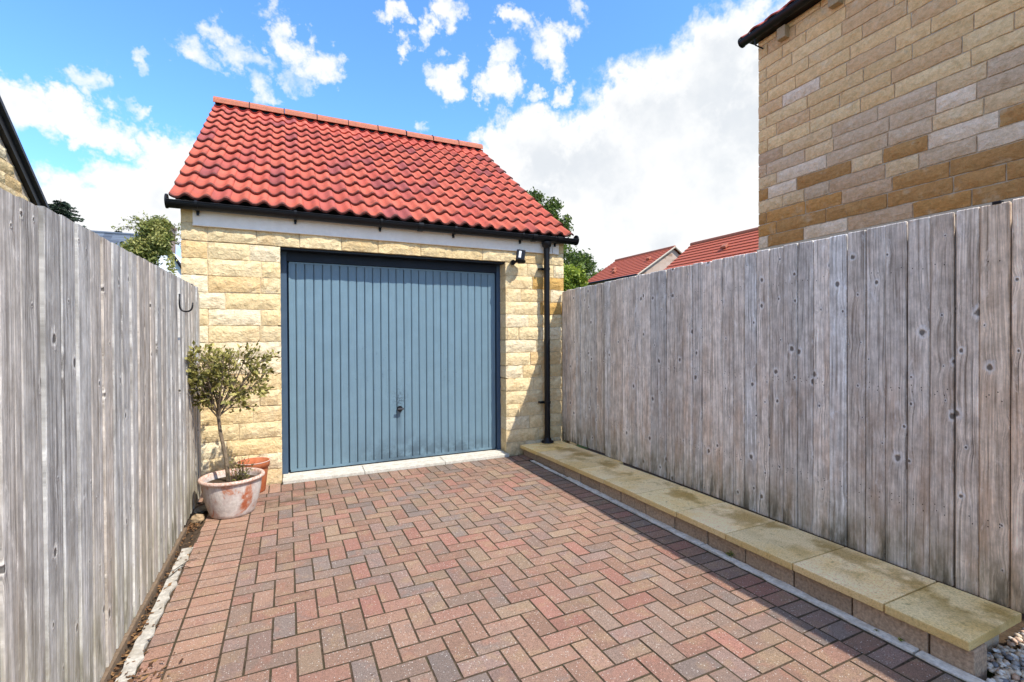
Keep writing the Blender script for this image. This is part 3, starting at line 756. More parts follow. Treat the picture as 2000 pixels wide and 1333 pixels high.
# ------------------------------------------------------------------ fences
def board_mesh(w, h, th, bev=.003, topj=0):
    mb = MB(); x0_ = 0
    n = 4; vs = []; fs = []
    mb.box(0, 0, 0, th, w, h); me = mb.mesh('board'); bevel(me, bev)
    return me
rf = empty('wooden_fence', (3.0, -2.2, .15)); tag(rf, 'tall weathered grey close-board fence standing on the yellow coping to the right of the garage', 'fence')
edges = [-.13, -.231, -.328, -.429, -.527, -.622, -.73, -.824, -.93]
edges2 = [-.934, -1.033, -1.13, -1.228, -1.325, -1.424, -1.524, -1.626, -1.722, -1.82, -1.919, -2.018, -2.117, -2.215, -2.312, -2.41, -2.506, -2.601, -2.699, -2.796, -2.893, -2.99, -3.09, -3.188, -3.287, -3.385, -3.483, -3.582, -3.68, -3.775, -3.87, -3.975, -4.12, -4.26, -4.36, -4.46, -4.56, -4.66, -4.76, -4.86, -4.96, -5.06, -5.16, -5.26, -5.36, -5.46, -5.56]
fx = lambda y: 2.997 + .012 * y
def wtint(a=.82, b=1.12, warm=0):
    k = rnd.uniform(a, b); w = rnd.uniform(-.05, .05) + warm; return (k * (1 + w), k, k * (1 - w))
def place_board(x, ya, yb, zb, zt_, gap, warm=0):
    me = box_mesh('board', (0, 0, 0), (.02, yb - ya - gap, zt_ - zb), .0045)
    link('board', me, M['wood_r'], rf, (x - 3.0, ya + 2.2, zb - .15), (rnd.gauss(0, .0008), rnd.gauss(0, .0012), rnd.gauss(0, .012)), wtint(warm=warm))
for b, a in zip(edges, edges[1:]): place_board(3.028, a, b, .118 - .01 * a, 1.889 - .018 * a + rnd.uniform(-.004, .005), .0035)
place_board(3.028, -.13, -.03, .116, 1.885, .004)
for b, a in zip(edges2, edges2[1:]):
    g_ = rnd.choice((.003, .0045, .006)); g_ = .011 if abs(a + 3.87) < .01 else g_
    warm = max(0, min(.2, (-a - 3.7) * .45))
    place_board(fx(a), a, b, .128, 1.894 - .0115 * a + rnd.uniform(-.004, .005), g_, warm)
for k in range(27):  # unseen boards added behind the gaps, tinted dark to stop light leaks
    ya = -.15 - k * .2; me = box_mesh('added_gap_backing', (0, -.07, 0), (.01, .07, 1.7), .001)
    link('added_gap_backing', me, M['wood_r'], rf, ((3.051 if ya > -.93 else fx(ya) + .024) - 3.0, ya - .0 + 2.2, .02), None, (.6, .6, .6))
    if k < 26: link('added_gap_backing', me, M['wood_r'], rf, ((3.051 if ya > -.83 else fx(ya) + .024) - 3.0, ya - .1 + 2.2, .02), None, (.6, .6, .6))
for z_ in (.45, 1.05, 1.65):
    mb = MB(); mb.box(.036, -3.4, z_, .07, 1.25, z_ + .075); o = mb.build('rail', M['wood_r'], rf, color=(.8, .8, .8)); o.location = (.012, 0, -.15); o.rotation_euler = (0, 0, -.012)
    mb = MB(); mb.box(.066, 1.27, z_, .1, 2.17, z_ + .075); o = mb.build('rail', M['wood_r'], rf, color=(.8, .8, .8)); o.location = (0, 0, -.15)
for y_ in (-.05, -.93, -2.8, -4.6):
    mb = MB(); mb.box(.09, y_ + 2.2 - .05, -.2, .19, y_ + 2.2 + .05, 1.72); mb.build('post', M['wood_r'], rf, color=(.8, .8, .8))
nl = MB()
for b, a in zip(edges2, edges2[1:]):
    for z_ in (.47, .5, 1.06, 1.08, 1.69):
        for q in (.3, .7):
            y_ = a + (b - a) * q + rnd.uniform(-.008, .008); x_ = fx(a) - .0012; zz = z_ + rnd.uniform(-.012, .012)
            r_ = .0024; nl.add([(x_, y_ + r_ * math.cos(t), zz + r_ * 1.4 * math.sin(t)) for t in (0, 1.05, 2.1, 3.14, 4.2, 5.2)], [(0, 1, 2, 3, 4, 5)])
o = nl.build('nails', simple('rusty_nail', (.02, .014, .011), .8, .2, 30, .2), rf); o.location = (-3.0, 2.2, -.15); tag(o, kind='stuff')
# a dark plastic clip on top of the fence
cl_ = box_mesh('fence_clip', (-.008, -.016, 0), (.02, .016, .014), .002); o = link('fence_clip', cl_, M['black'], None, (fx(-3.93) + .004, -3.93, 1.9365)); tag(o, 'small black plastic clip lying on top of the right-hand fence', 'clip')

lfn = empty('wooden_fence', (-.617, -2, 0)); tag(lfn, 'sunlit bleached grey feather-edge fence along the left side of the paving', 'fence')
ltop = lambda y: np.interp(y, [-6, -3.27, -3.05, -2.56, -.245], [1.70, 1.731, 1.746, 1.751, 1.768])
y = -.245; k = 0
while y > -6.2:
    w = rnd.uniform(.115, .13)
    ya = y - w; h = float(ltop((y + ya) / 2)) + rnd.uniform(-.002, .002); zb = .042
    th1 = .016; th0 = .005; ov = .012; dp_ = .0
    mb = MB()   # feathered board: thick edge near the camera side, thin edge tucked under the next; two shallow grooves
    e_ = rnd.uniform(-.0015, .002); g_ = rnd.uniform(.3, .6); prof_ = [(ya, .0075 + e_), (ya + .003, .010 + e_), (ya + w * g_, .0085), (ya + w * (g_ + .02), .0072), (ya + w * (g_ + .04), .0083), (ya + w * .9, .0055), (ya + w + ov, .001)]
    vs = []; fs = []; n = len(prof_)
    for z_ in (zb, h):
        for (yy, xx) in prof_: vs.append((xx, yy, z_))
        vs += [(-.008, prof_[-1][0], z_), (-.008, prof_[0][0], z_)]
    m_ = n + 2
    for i in range(m_): fs.append((i, (i + 1) % m_, m_ + (i + 1) % m_, m_ + i)[::-1])
    fs += [tuple(range(m_)), tuple(range(m_, 2 * m_))[::-1]]
    mb.add([(a, b + 2, c) for a, b, c in vs], fs)
    link('board', mb.mesh('board'), M['wood_l'], lfn, (0, 0, 0), (0, rnd.gauss(0, .001), 0), wtint(.84, 1.13))
    y = ya; k += 1
me = box_mesh('end_post', (-.03, 0, 0), (.03, .045, 1.70), .003); link('end_post', me, M['wood_l'], lfn, (-.03, 1.77, .03), None, (1.05, 1.0, .92))
me = box_mesh('gravel_board', (0, -4.3, -.02), (.022, 1.0, .04), .003); link('gravel_board', me, M['gravel_board'], lfn, (-.0, 0, 0), (0, 0, -.004))
for z_ in (.45, 1.05, 1.6):
    mb = MB(); mb.box(-.055, -4.2, z_, -.0125, 1.75, z_ + .07); mb.build('rail', M['wood_l'], lfn)
hk = MB(); pts = [(-.585, -1.2, 1.64), (-.586, -1.2, 1.575)]
for i in range(9):
    a = math.pi + math.pi * i / 8; pts.append((-.55 + .034 * math.cos(a), -1.2, 1.555 + .03 * math.sin(a)))
pts.append((-.513, -1.2, 1.585)); hk.tube(pts, .0055, 8); o = hk.build('wall_hook', M['black'], smooth=True); tag(o, 'black curved garden hook fixed high on the left fence', 'hook')

# ------------------------------------------------------------------ stone house on the right
HC = Vector((5.49, -.78, 0)); HA = math.atan2(-1, -.054)
house = empty('stone_house', HC, HA); tag(house, 'tall tan sandstone house behind the right-hand fence with black gutter', 'house')
HL = 6.4; HT = 5.07; SB = 2.45
hw = MB(); hw.box(.012, .009, -.1, HL, 7, HT); hwall = hw.build('wall', M['hmortar'], house)
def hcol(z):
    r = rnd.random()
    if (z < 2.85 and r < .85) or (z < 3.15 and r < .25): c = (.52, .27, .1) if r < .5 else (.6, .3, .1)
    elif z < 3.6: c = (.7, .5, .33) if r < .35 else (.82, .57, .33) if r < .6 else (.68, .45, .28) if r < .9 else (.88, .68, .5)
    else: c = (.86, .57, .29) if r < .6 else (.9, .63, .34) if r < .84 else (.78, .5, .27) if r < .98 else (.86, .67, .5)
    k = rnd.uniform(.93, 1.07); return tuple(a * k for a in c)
z_ = SB; k = 0
while z_ < HT - .03:
    zt_ = min(z_ + .1495, HT - .002)
    L = run(0, HL, .28, .62, (.14, .26, .12, .34)[k % 4])
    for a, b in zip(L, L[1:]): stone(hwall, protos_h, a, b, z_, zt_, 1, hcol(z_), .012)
    z_ += .1495; k += 1
me = box_mesh('string_course', (-.0, -.03, 2.40), (HL, .02, 2.445), .003); link('string_course', me, simple('cream_trim', (.55, .45, .33), .8, .2, 30, .1), house)
for q in range(8):
    xk = .33 + q * .62
    me = box_mesh('corbel', (xk, -.085, HT - .19), (xk + .11, .02, HT - .05), .004); link('corbel', me, simple('corbel_stone', (.42, .3, .18), .85, .15, 60, .2, .002), house)
gh = gutter(house, -.13, HL, -.14, HT + .04, .06, M['black'])
me = box_mesh('soffit', (-.06, -.1, HT + .003), (HL, .02, HT + .035)); link('soffit', me, M['black'], house)
for xk in (.07, 1.02, 2.0):
    mb = MB(); mb.tube([(xk, -.14, HT - .01), (xk, -.13, HT - .1), (xk + .02, -.02, HT - .13)], .008, 6); mb.build('gutter_strap', M['black'], gh)
hr = MB(); pit = R(36); e0 = Vector((0, -.14, HT + .07)); uu = Vector((0, math.cos(pit), math.sin(pit))); nv = Vector((0, -math.sin(pit), math.cos(pit)))
slab_on(hr, e0, uu, nv, -.12, HL, .02, 4.5, -.03, 0); hroof = hr.build('roof', M['ridge'], house)
tl = MB(); sw = .25
for r in range(15):
    for i in range(26):
        tl.cur = tcol(); o_ = e0 + uu * (r * .3); vs = []; fs = []
        prf = [(x / 6 * sw, .03 * (.5 + .5 * math.cos(2 * math.pi * (x / 6 - .8)))) for x in range(7)]
        for s_, bb_ in ((0, .025), (.32, .004), (0, .008)):
            for x, h in prf: p = o_ + uu * s_ + nv * (h + bb_); vs.append((-.13 + i * sw + x, p.y, p.z))
        for q in range(6): fs += [(q, q + 1, 8 + q, 7 + q), (14 + q, 15 + q, q + 1, q)]
        tl.add(vs, fs)
tag(tl.build('tile_rows', M['tile_f'], hroof, tints=True), kind='stuff')

# ------------------------------------------------------------------ house at far left (gable seen edge on)
lh = empty('stone_house', (-3, 0, 0)); tag(lh, 'pale stone house gable with black verge rising above the left fence at the picture edge', 'house')
mb = MB(); ey = 4.35; rzl = lambda y_: 3.91 - (y_ - 2.749) * .80
pts = [(0, -5), (0, ey - .3), (rzl(ey - .3) - .13, ey - .3), (rzl(-.4) - .13, -.4), (rzl(-.4) - .13 - 4.6 * .8, -5)]
vs = [(0, b, a) for a, b in pts] + [(-7, b, a) for a, b in pts]; n = len(pts)
mb.add(vs, [tuple(range(n)), tuple(range(n, 2 * n))[::-1]] + [(i, n + i, n + (i + 1) % n, (i + 1) % n) for i in range(n)])
w_ = mb.build('wall', M['hmortar'], lh)
# its visible stones
z_ = 2.0; k = 0
lhp = empty('gable_stones', (0, 0, 0)); lhp.parent = lh; lhp.rotation_euler = (0, 0, R(90)); lhp.location = (.004, -5, 0)
while z_ < 5.2:
    top = z_ + .15; lim = 2.749 + (3.91 - .16 - top) / .8
    L = run(5.6, 5 + min(4.0, lim), .25, .5, (.2, .35)[k % 2])
    for a, b in zip(L, L[1:]):
        if b > a + .05: stone(lhp, protos_g, a, b, z_, top, 1, tuple(q * .9 for q in gcol()))
    z_ += .15; k += 1
for nm, off, th, xw0, xw1, mt in (('verge_board', -.17, .12, -.02, .06, M['black']), ('roof', -.02, .06, -7.1, .1, simple('slate_tile', (.05, .05, .055), .6, .3, 20, .3, .002))):
    mb = MB(); cs = []
    for xx in (xw0, xw1):
        for yy, dz in ((ey, off), (-.4, off), (-.4, off + th), (ey, off + th)): cs.append((xx, yy, rzl(yy) + dz))
    mb.add(cs, [(0, 3, 2, 1), (4, 5, 6, 7), (0, 1, 5, 4), (1, 2, 6, 5), (2, 3, 7, 6), (3, 0, 4, 7)]); mb.build(nm, mt, lh)
mb = MB(); cs = []
for xx in (-7.1, .1):
    for yy, dz in ((-5.2, 0), (-.4, 0), (-.4, .06), (-5.2, .06)): cs.append((xx, yy, rzl(-.4) + dz - .02 - (0 if yy > -1 else 4.8 * .8)))
mb.add(cs, [(0, 3, 2, 1), (4, 5, 6, 7), (0, 1, 5, 4), (1, 2, 6, 5), (2, 3, 7, 6), (3, 0, 4, 7)]); mb.build('rear_roof', M['black'], lh)

# ------------------------------------------------------------------ far red-roofed houses
def far_roof_mat():
    m, t, b = material('far_clay_roof', .7, .2); W = pos(t); s = t.sep(W)
    a = t.math('FRACT', t.math('MULTIPLY', s[1], 1 / .24)); n = t.noise(W, 3, 4, .6)
    c = t.mix(t.math('MULTIPLY', t.smooth(t.math('ABSOLUTE', t.math('SUBTRACT', a, .5)), .32, .5), .35), (.47, .115, .06), (.2, .05, .035))
    c = t.mix(t.math('MULTIPLY', t.smooth(n, .4, .7), .3), c, (.36, .09, .06)); t.put(c, b.inputs['Base Color']); return m
FR = far_roof_mat(); BR = simple('house_brick', (.4, .28, .22), .85, .15, 6, .3, .004, (.28, .17, .13))
def brick_gable_mat():
    m, t, b = material('gable_brick', .85, .15); W = pos(t)
    v = t.comb(t.math('MULTIPLY', t.sep(W)[0], 1.9), t.math('MULTIPLY', t.sep(W)[2], 5.5), 0)
    q = t.n.new('ShaderNodeTexWhiteNoise'); t.put(t.vmath('FLOOR', v), q.inputs[0])
    c = t.ramp(q.outputs[0], [(0, (.5, .38, .3)), (.7, (.46, .34, .26)), (.88, (.34, .22, .15)), (1, (.28, .2, .16))]); t.put(c, b.inputs['Base Color']); return m
GBM = brick_gable_mat()
def red_house(yn, yf, xe, xr, ze, zr, label, near_gable=True, vents=()):
    h = empty('red_roofed_house', ((xe + xr) / 2, yn, 0)); tag(h, label, 'house')
    off = Vector(((xe + xr) / 2, yn, 0)); xo = 2 * xr - xe
    mb = MB(); pts = [(xe + .15, 0), (xo - .15, 0), (xo - .15, ze - .05), (xr, zr - .08), (xe + .15, ze - .05)]
    vs = [(a - off.x, 0, b) for a, b in pts] + [(a - off.x, yf - yn, b) for a, b in pts]
    mb.add(vs, [(0, 1, 2, 3, 4), (9, 8, 7, 6, 5)] + [(i, 5 + i, 5 + (i + 1) % 5, (i + 1) % 5) for i in range(5)]); mb.build('wall', GBM, h)
    mb = MB(); sl_ = Vector((xr - xe, 0, zr - ze)); n_ = max(8, int(sl_.length / .29)); nvv = Vector((-sl_.z, 0, sl_.x)).normalized()
    for sgn in (1, -1):
        for i in range(n_):
            a = Vector((xe, 0, ze)) + sl_ * (i / n_) + nvv * .05; b = Vector((xe, 0, ze)) + sl_ * ((i + 1) / n_) + nvv * .012
            c_ = a - nvv * .045; ar = []
            for p in (c_, a, b):
                xx = p.x if sgn == 1 else 2 * xr - p.x
                ar += [(xx - off.x, -.12, p.z), (xx - off.x, yf - yn + .1, p.z)]
            mb.add(ar, [(0, 1, 3, 2), (2, 3, 5, 4), (0, 2, 4), (1, 5, 3)])
    rf_ = mb.build('roof', FR, h)
    mb = MB(); mb.tube([(xr - off.x, -.14, zr + .02), (xr - off.x, yf - yn + .12, zr + .02)], .11, 8); mb.build('ridge', M['ridge'], rf_)
    mb = MB(); mb.tube([(xe - .06 - off.x, -.1, ze - .02), (xe - .06 - off.x, yf - yn + .1, ze - .02)], .07, 8); mb.build('gutter', M['black'], h)
    mb = MB(); q = sl_.normalized()
    a = Vector((xe - .02 - off.x, -.16, ze - .03)); b = Vector((xr - off.x, -.16, zr + .02)); c_ = Vector((xo + .02 - off.x, -.16, ze - .03))
    mb.tube([a, b], .05, 6); mb.tube([b, c_], .05, 6); mb.build('verge', simple('verge_mortar', (.5, .42, .32), .8, .2, 20, .1), h)
    for (fy, fs_) in vents:
        p = Vector((xe, 0, ze)) + sl_ * fs_ + nvv * .08
        bx = box_mesh('roof_vent', (-.12, -.14, -.02), (.12, .14, .1), .01); link('roof_vent', bx, M['tile_f'] if 0 else M['ridge'], rf_, (p.x - off.x, fy, p.z), (0, -math.atan2(sl_.z, sl_.x), 0))
red_house(18, 23.7, 19.2, 22.17, 5.08, 6.93, 'distant small red-tiled house with pale stone gable just right of the garage', vents=((.9, .62), (3.8, .45), (3.2, .3)))
red_house(1.2, 13.6, 16.15, 19.3, 3.75, 6.12, 'wide red-tiled roof partly hidden by the tan stone house on the right', vents=((9.5, .68), (1.9, .5)))

# ------------------------------------------------------------------ slate cottage with ivy-covered chimney (behind the left fence)
SL = at(195, 462, 20)
cot = empty('slate_cottage', (-5.6, 19.5, 0)); tag(cot, 'distant white cottage with slate roof seen between the left fence and garage', 'cottage')
def slate_mat():
    m, t, b = material('slate', .5, .4); W = pos(t); s = t.sep(W)
    q = t.n.new('ShaderNodeTexWhiteNoise'); t.put(t.vmath('FLOOR', t.comb(t.math('MULTIPLY', s[0], 3.5), t.math('MULTIPLY', s[2], 8), 0)), q.inputs[0])
    c = t.ramp(q.outputs[0], [(0, (.07, .085, .11)), (1, (.14, .165, .2))]); t.put(c, b.inputs['Base Color']); return m
SM = slate_mat(); WHT = simple('white_render', (.78, .78, .76), .8, .2, 8, .05)
rz_ = 5.62
mb = MB(); mb.box(-4, -2.4, 0, .3, 2.4, 3.6); mb.build('wall', WHT, cot)
mb = MB()
for i in range(12):
    a = i / 12; b = (i + 1) / 12
    for sg in (-1, 1):
        ya, yb = sg * 2.6 * (1 - a), sg * 2.6 * (1 - b); za, zb = 3.4 + (rz_ - 3.4) * a + .02, 3.4 + (rz_ - 3.4) * b
        mb.add([(-4.2, ya, za - .03), (1.0, ya, za - .03), (1.0, ya, za), (-4.2, ya, za), (-4.2, yb, zb), (1.0, yb, zb)], [(0, 1, 2, 3), (3, 2, 5, 4)])
rs_ = mb.build('roof', SM, cot)
mb = MB(); mb.tube([(-4.2, 0, rz_ + .0), (1.0, 0, rz_)], .07, 6); mb.build('ridge', SM, rs_)
mb = MB(); gx, gy2 = 1.45, -.3   # white gabled wing facing us
pts = [(gx - 1.25, 2.4), (gx + 1.0, 2.4), (gx + 1.0, 3.45), (gx + .15, 4.75), (gx - 1.25, 2.75)]
vs = [(a, gy2 - 2.6, b) for a, b in pts] + [(a, gy2 + 2, b) for a, b in pts]; mb.add(vs, [(0, 1, 2, 3, 4), (9, 8, 7, 6, 5)] + [(i, 5 + i, 5 + (i + 1) % 5, (i + 1) % 5) for i in range(5)]); mb.build('gable', WHT, cot)
mb = MB(); mb.tube([(gx + .15, gy2 - 2.68, 4.8), (gx + 1.03, gy2 - 2.68, 3.43)], .06, 6); mb.tube([(gx + .1, gy2 - 2.68, 4.8), (gx + .15, gy2 - 2.68, 4.8)], .05, 6); mb.build('verge', M['black'], cot)
mb = MB(); mb.box(.5, -1.1, 3.9, 1.45, -.3, 5.85); mb.box(.45, -1.16, 5.85, 1.5, -.24, 5.95); ch = mb.build('chimney', BR, cot)
mb = MB(); mb.lathe([(.2, 5.95), (.19, 6.1), (.22, 6.12), (.2, 6.16)], 14, (.9, -.7)); mb.build('chimney_pot', M['terracotta'], cot)

# ------------------------------------------------------------------ foliage
def leaf_cloud(mb, centre, rad, n, size, seed=0, shell=.55, flat=1, clump=1.6, thr=-.25, tintf=None, fold=.0):
    r = random.Random(seed); c = Vector(centre); k = 0; tries = 0
    while k < n and tries < n * 12:
        tries += 1
        d = Vector((r.gauss(0, 1), r.gauss(0, 1), r.gauss(0, 1))).normalized(); q = r.uniform(shell, 1) ** .7
        p = Vector((c.x + d.x * rad[0] * q, c.y + d.y * rad[1] * q, c.z + d.z * rad[2] * q))
        nz_ = noise.noise(p * clump + Vector((seed, 0, 0)))
        if nz_ < thr + .25 * (q - .6): continue
        p += Vector((r.gauss(0, 1), r.gauss(0, 1), r.gauss(0, 1))) * size * .8
        a = Vector((r.gauss(0, 1), r.gauss(0, 1), r.gauss(0, 1) * flat)).normalized(); b = a.orthogonal().normalized(); b = (Matrix.Rotation(r.uniform(0, 6.28), 3, a) @ b)
        w = a.cross(b); s_ = size * r.uniform(.6, 1.3)
        t_ = min(1, max(0, .5 + nz_ * .9 + r.gauss(0, .2))); mb.cur = (t_, t_, t_)
        mb.add([p - b * s_, p + w * s_ * .42, p + b * s_, p - w * s_ * .42], [(0, 1, 2, 3)]); k += 1

def twig_tree(mb, base, top, r0, seed, levels=3, spread=.5, n0=7, ends=None):
    r = random.Random(seed)
    def grow(p, d, L, rad, lv):
        pts = [p]; rr = [rad]; q = p
        for i in range(4):
            d = (d + Vector((r.gauss(0, .14), r.gauss(0, .14), r.gauss(0, .1)))).normalized(); q = q + d * L / 4; pts.append(q); rr.append(rad * (1 - .15 * (i + 1)))
        mb.tube(pts, rr, 5 if lv > 1 else 7)
        if ends is not None and lv >= levels - 1: ends.append((q, d)); ends.append((pts[2], d))
        if lv < levels:
            for i in range(r.choice((2, 3, 3))):
                nd = (d + Vector((r.gauss(0, spread), r.gauss(0, spread), r.gauss(.1, spread * .7)))).normalized()
                grow(q if i else pts[3], nd, L * r.uniform(.6, .85), rad * .55, lv + 1)
    b, t = Vector(base), Vector(top)
    mb.tube([b, b.lerp(t, .35) + Vector((.006, 0, 0)), b.lerp(t, .7) - Vector((.004, 0, 0)), t], [r0, r0 * .9, r0 * .8, r0 * .75], 10)
    return grow

# potted lollipop shrub
bx, by = -.345, -.69
pot = empty('plant_pot', (bx, by, 0)); tag(pot, 'large whitewashed terracotta pot standing in the corner by the left fence', 'plant pot')
mb = MB(); mb.lathe([(0, .002), (.145, .002), (.152, .008), (.158, .03), (.178, .09), (.192, .15), (.2, .2), (.203, .245), (.205, .262), (.222, .266), (.226, .276), (.222, .288), (.205, .29), (.196, .284), (.19, .26), (.186, .235)], 48, wob=.006)
po = mb.build('body', M['pot'], pot, smooth=True)
mb = MB(); mb.lathe([(0, .24), (.1, .243), (.189, .238)], 30); mb.build('soil', M['soil'], pot)
shrub = empty('potted_shrub', (bx, by, .24)); tag(shrub, 'small lollipop-shaped evergreen shrub with thin trunk growing in the whitewashed pot', 'shrub')
sh = MB(); ends = []
grow = twig_tree(sh, (-.02, .0, -.03), (-.095, .02, .56), .016, 3, ends=ends)
rr_ = random.Random(5); bc = Vector((-.02, .02, .83))
for i in range(22):
    a = 2 * math.pi * i / 22 + rr_.uniform(-.2, .2); rr2 = rr_.uniform(.45, 1); tgt = bc + Vector((.29 * math.cos(a) * rr2 - .02, .2 * math.sin(a) * rr2, rr_.uniform(-.13, .17)))
    st_ = Vector((-.09, .02, .53 + rr_.uniform(-.04, .05))); mid = st_.lerp(tgt, .5) + Vector((0, 0, -.02)); pts = [st_, st_.lerp(mid, .5) + Vector((rr_.gauss(0, .01), 0, 0)), mid, tgt]
    sh.tube(pts, [.007, .006, .005, .003], 6)
    for q in range(8):
        s_ = mid.lerp(tgt, rr_.uniform(0, 1)); e = s_ + Vector((rr_.gauss(0, .055), rr_.gauss(0, .055), rr_.gauss(.035, .05)))
        sh.tube([s_, s_.lerp(e, .5) + Vector((rr_.gauss(0, .008), rr_.gauss(0, .008), 0)), e], [.003, .0022, .0014], 4); ends.append((e, (e - s_).normalized())); ends.append((s_.lerp(e, .6), (e - s_).normalized()))
for i in range(16):   # bare twigs sticking out
    a = rr_.uniform(0, 6.28); s_ = bc + Vector((.2 * math.cos(a), .16 * math.sin(a), rr_.uniform(0, .1))); e = s_ + Vector((.09 * math.cos(a) + rr_.gauss(0, .03), .05 * math.sin(a), rr_.uniform(.0, .12)))
    sh.tube([s_, s_.lerp(e, .6) + Vector((rr_.gauss(0, .012), 0, .01)), e], [.0035, .0025, .0015], 4); ends.append((e, (e - s_).normalized()))
sh.build('trunk', M['bark'], shrub)
lfm = MB()
def clip_x(p): p.x = max(p.x, -.235); p.y = max(min(p.y, .32), -.32); return p
for e, d in ends:
    if e.z < .5 or noise.noise(e * 9) < -.12: continue
    for q in range(11):
        r_ = rr_; o_ = clip_x(e + Vector((r_.gauss(0, .02), r_.gauss(0, .02), r_.gauss(0, .018)))); dd = (d + Vector((r_.gauss(0, .7), r_.gauss(0, .7), r_.gauss(.2, .6)))).normalized(); w = dd.orthogonal().normalized(); w = Matrix.Rotation(r_.uniform(0, 6.28), 3, dd) @ w
        L_ = r_.uniform(.026, .05); t_ = min(1, max(0, r_.gauss(.5, .28))); lfm.cur = (t_,) * 3; nn2 = dd.cross(w)
        lfm.add([o_, o_ + dd * L_ * .5 + w * L_ * .24 + nn2 * .002, o_ + dd * L_, o_ + dd * L_ * .5 - w * L_ * .24 + nn2 * .002], [(0, 1, 2, 3)])
tag(lfm.build('foliage', M['leaf_bush'], shrub, tints=True), kind='stuff')
# small plant at its foot
und = empty('pot_plant', (bx + .06, by - .03, .24)); tag(und, 'little twiggy plant with brown-green leaves at the foot of the shrub in the pot', 'plant')
s1 = MB(); l1 = MB()
for i in range(40):
    a = rr_.uniform(0, 6.28); d0 = rr_.uniform(0, .07); s_ = Vector((d0 * math.cos(a), d0 * math.sin(a), -.005)); e = s_ + Vector((rr_.gauss(0, .03), rr_.gauss(0, .03), rr_.uniform(.06, .21)))
    s1.tube([s_, s_.lerp(e, .5) + Vector((rr_.gauss(0, .008), 0, 0)), e], [.002, .0016, .001], 4)
    for q in range(9):
        o_ = s_.lerp(e, rr_.uniform(.15, 1)); dd = Vector((rr_.gauss(0, 1), rr_.gauss(0, 1), rr_.gauss(.4, .6))).normalized(); w = dd.orthogonal().normalized(); L_ = rr_.uniform(.01, .02)
        t_ = rr_.uniform(0, .6); l1.cur = (t_,) * 3; l1.add([o_, o_ + dd * L_ * .5 + w * L_ * .25, o_ + dd * L_, o_ + dd * L_ * .5 - w * L_ * .25], [(0, 1, 2, 3)])
s1.build('stem', M['bark_d'], und); tag(l1.build('leaves', M['leaf_bush'], und, tints=True), kind='stuff')
# second pot
p2 = empty('plant_pot', (-.225, -.19, 0)); tag(p2, 'plain orange terracotta pot half hidden behind the whitewashed pot by the wall', 'plant pot')
mb = MB(); mb.lathe([(0, .002), (.085, .002), (.09, .01), (.112, .2), (.113, .215), (.124, .218), (.128, .262), (.126, .27), (.116, .27), (.112, .2), (.09, .1)], 40); mb.build('body', M['terracotta'], p2, smooth=True)
mb = MB(); mb.tube([(.1276 * math.cos(a), .1276 * math.sin(a), .268) for a in [2 * math.pi * i / 40 for i in range(41)]], .004, 6, False); mb.build('rim_highlight', simple('lit_rim', (.55, .4, .33), .8, .2, 40, .1), p2)  # pale ring: light catching the rim edge, put into the colour
mb = MB(); mb.lathe([(0, .19), (.112, .19)], 20); mb.build('soil', M['soil'], p2)

# rocks beside the pot
def rock(loc, sc, seed, c, label, flat=1):
    b = bmesh.new(); bmesh.ops.create_icosphere(b, subdivisions=3, radius=1)
    for v in b.verts:
        n_ = noise.noise(v.co * 1.6 + Vector((seed, 0, 0))); v.co *= 1 + .35 * n_
        v.co = Vector((round(v.co.x * 3.2) / 3.2 * .4 + v.co.x * .6, v.co.y, v.co.z)); v.co = Vector((v.co.x * sc[0], v.co.y * sc[1], v.co.z * sc[2]))
    me = bpy.data.meshes.new('rock'); b.to_mesh(me); b.free(); o = link('rock', me, M['rock'], None, loc, (0, 0, seed), c); tag(o, label, 'rock'); return o
rock((-.555, -.80, .024), (.042, .04, .034), 1.3, (.34, .24, .14), 'rounded tan stone on the ground in front of the whitewashed pot')
rock((-.545, -.55, .016), (.055, .09, .022), 2.6, (.2, .19, .165), 'flat grey slab of stone lying between the pot and left fence')

# dry leaves and grit along the left edge
dl_ = MB()
for i in range(520):
    yy = -rnd.uniform(.2, 3.2); 
    xx = rnd.gauss(-.585, .012) if rnd.random() < .8 else rnd.gauss(-.54, .03)
    if rnd.random() < .22: yy = rnd.gauss(-.86, .09); xx = rnd.gauss(-.565, .02)
    if rnd.random() < .12: yy = rnd.gauss(-2.62, .06); xx = rnd.gauss(-.49, .05)
    xx = max(-.594, xx)
    s_ = rnd.uniform(.006, .016); a = rnd.uniform(0, 6.28); z_ = rnd.uniform(.002, .016); t_ = rnd.random(); dl_.cur = (t_,) * 3
    p = Vector((xx, yy, z_)); u_ = Vector((math.cos(a), math.sin(a), rnd.uniform(-.4, .4))) * s_; w_2 = Vector((-math.sin(a), math.cos(a), rnd.uniform(-.5, .5))) * s_ * .5
    dl_.add([p - u_, p + w_2, p + u_, p - w_2], [(0, 1, 2, 3)])
for i in range(110):
    p = Vector((rnd.uniform(-.5, 2.4), rnd.uniform(-4, -.2), .003)); s_ = rnd.uniform(.003, .007); a = rnd.uniform(0, 6.28); t_ = rnd.random(); dl_.cur = (t_,) * 3
    u_ = Vector((math.cos(a), math.sin(a), .1)) * s_; w_2 = Vector((-math.sin(a), math.cos(a), .2)) * s_ * .5; dl_.add([p - u_, p + w_2, p + u_, p - w_2], [(0, 1, 2, 3)])
o = dl_.build('leaf_litter', M['leaf_dry'], tints=True); tag(o, 'brown dry leaf litter scattered along the foot of the left fence', 'leaf litter', kind='stuff')
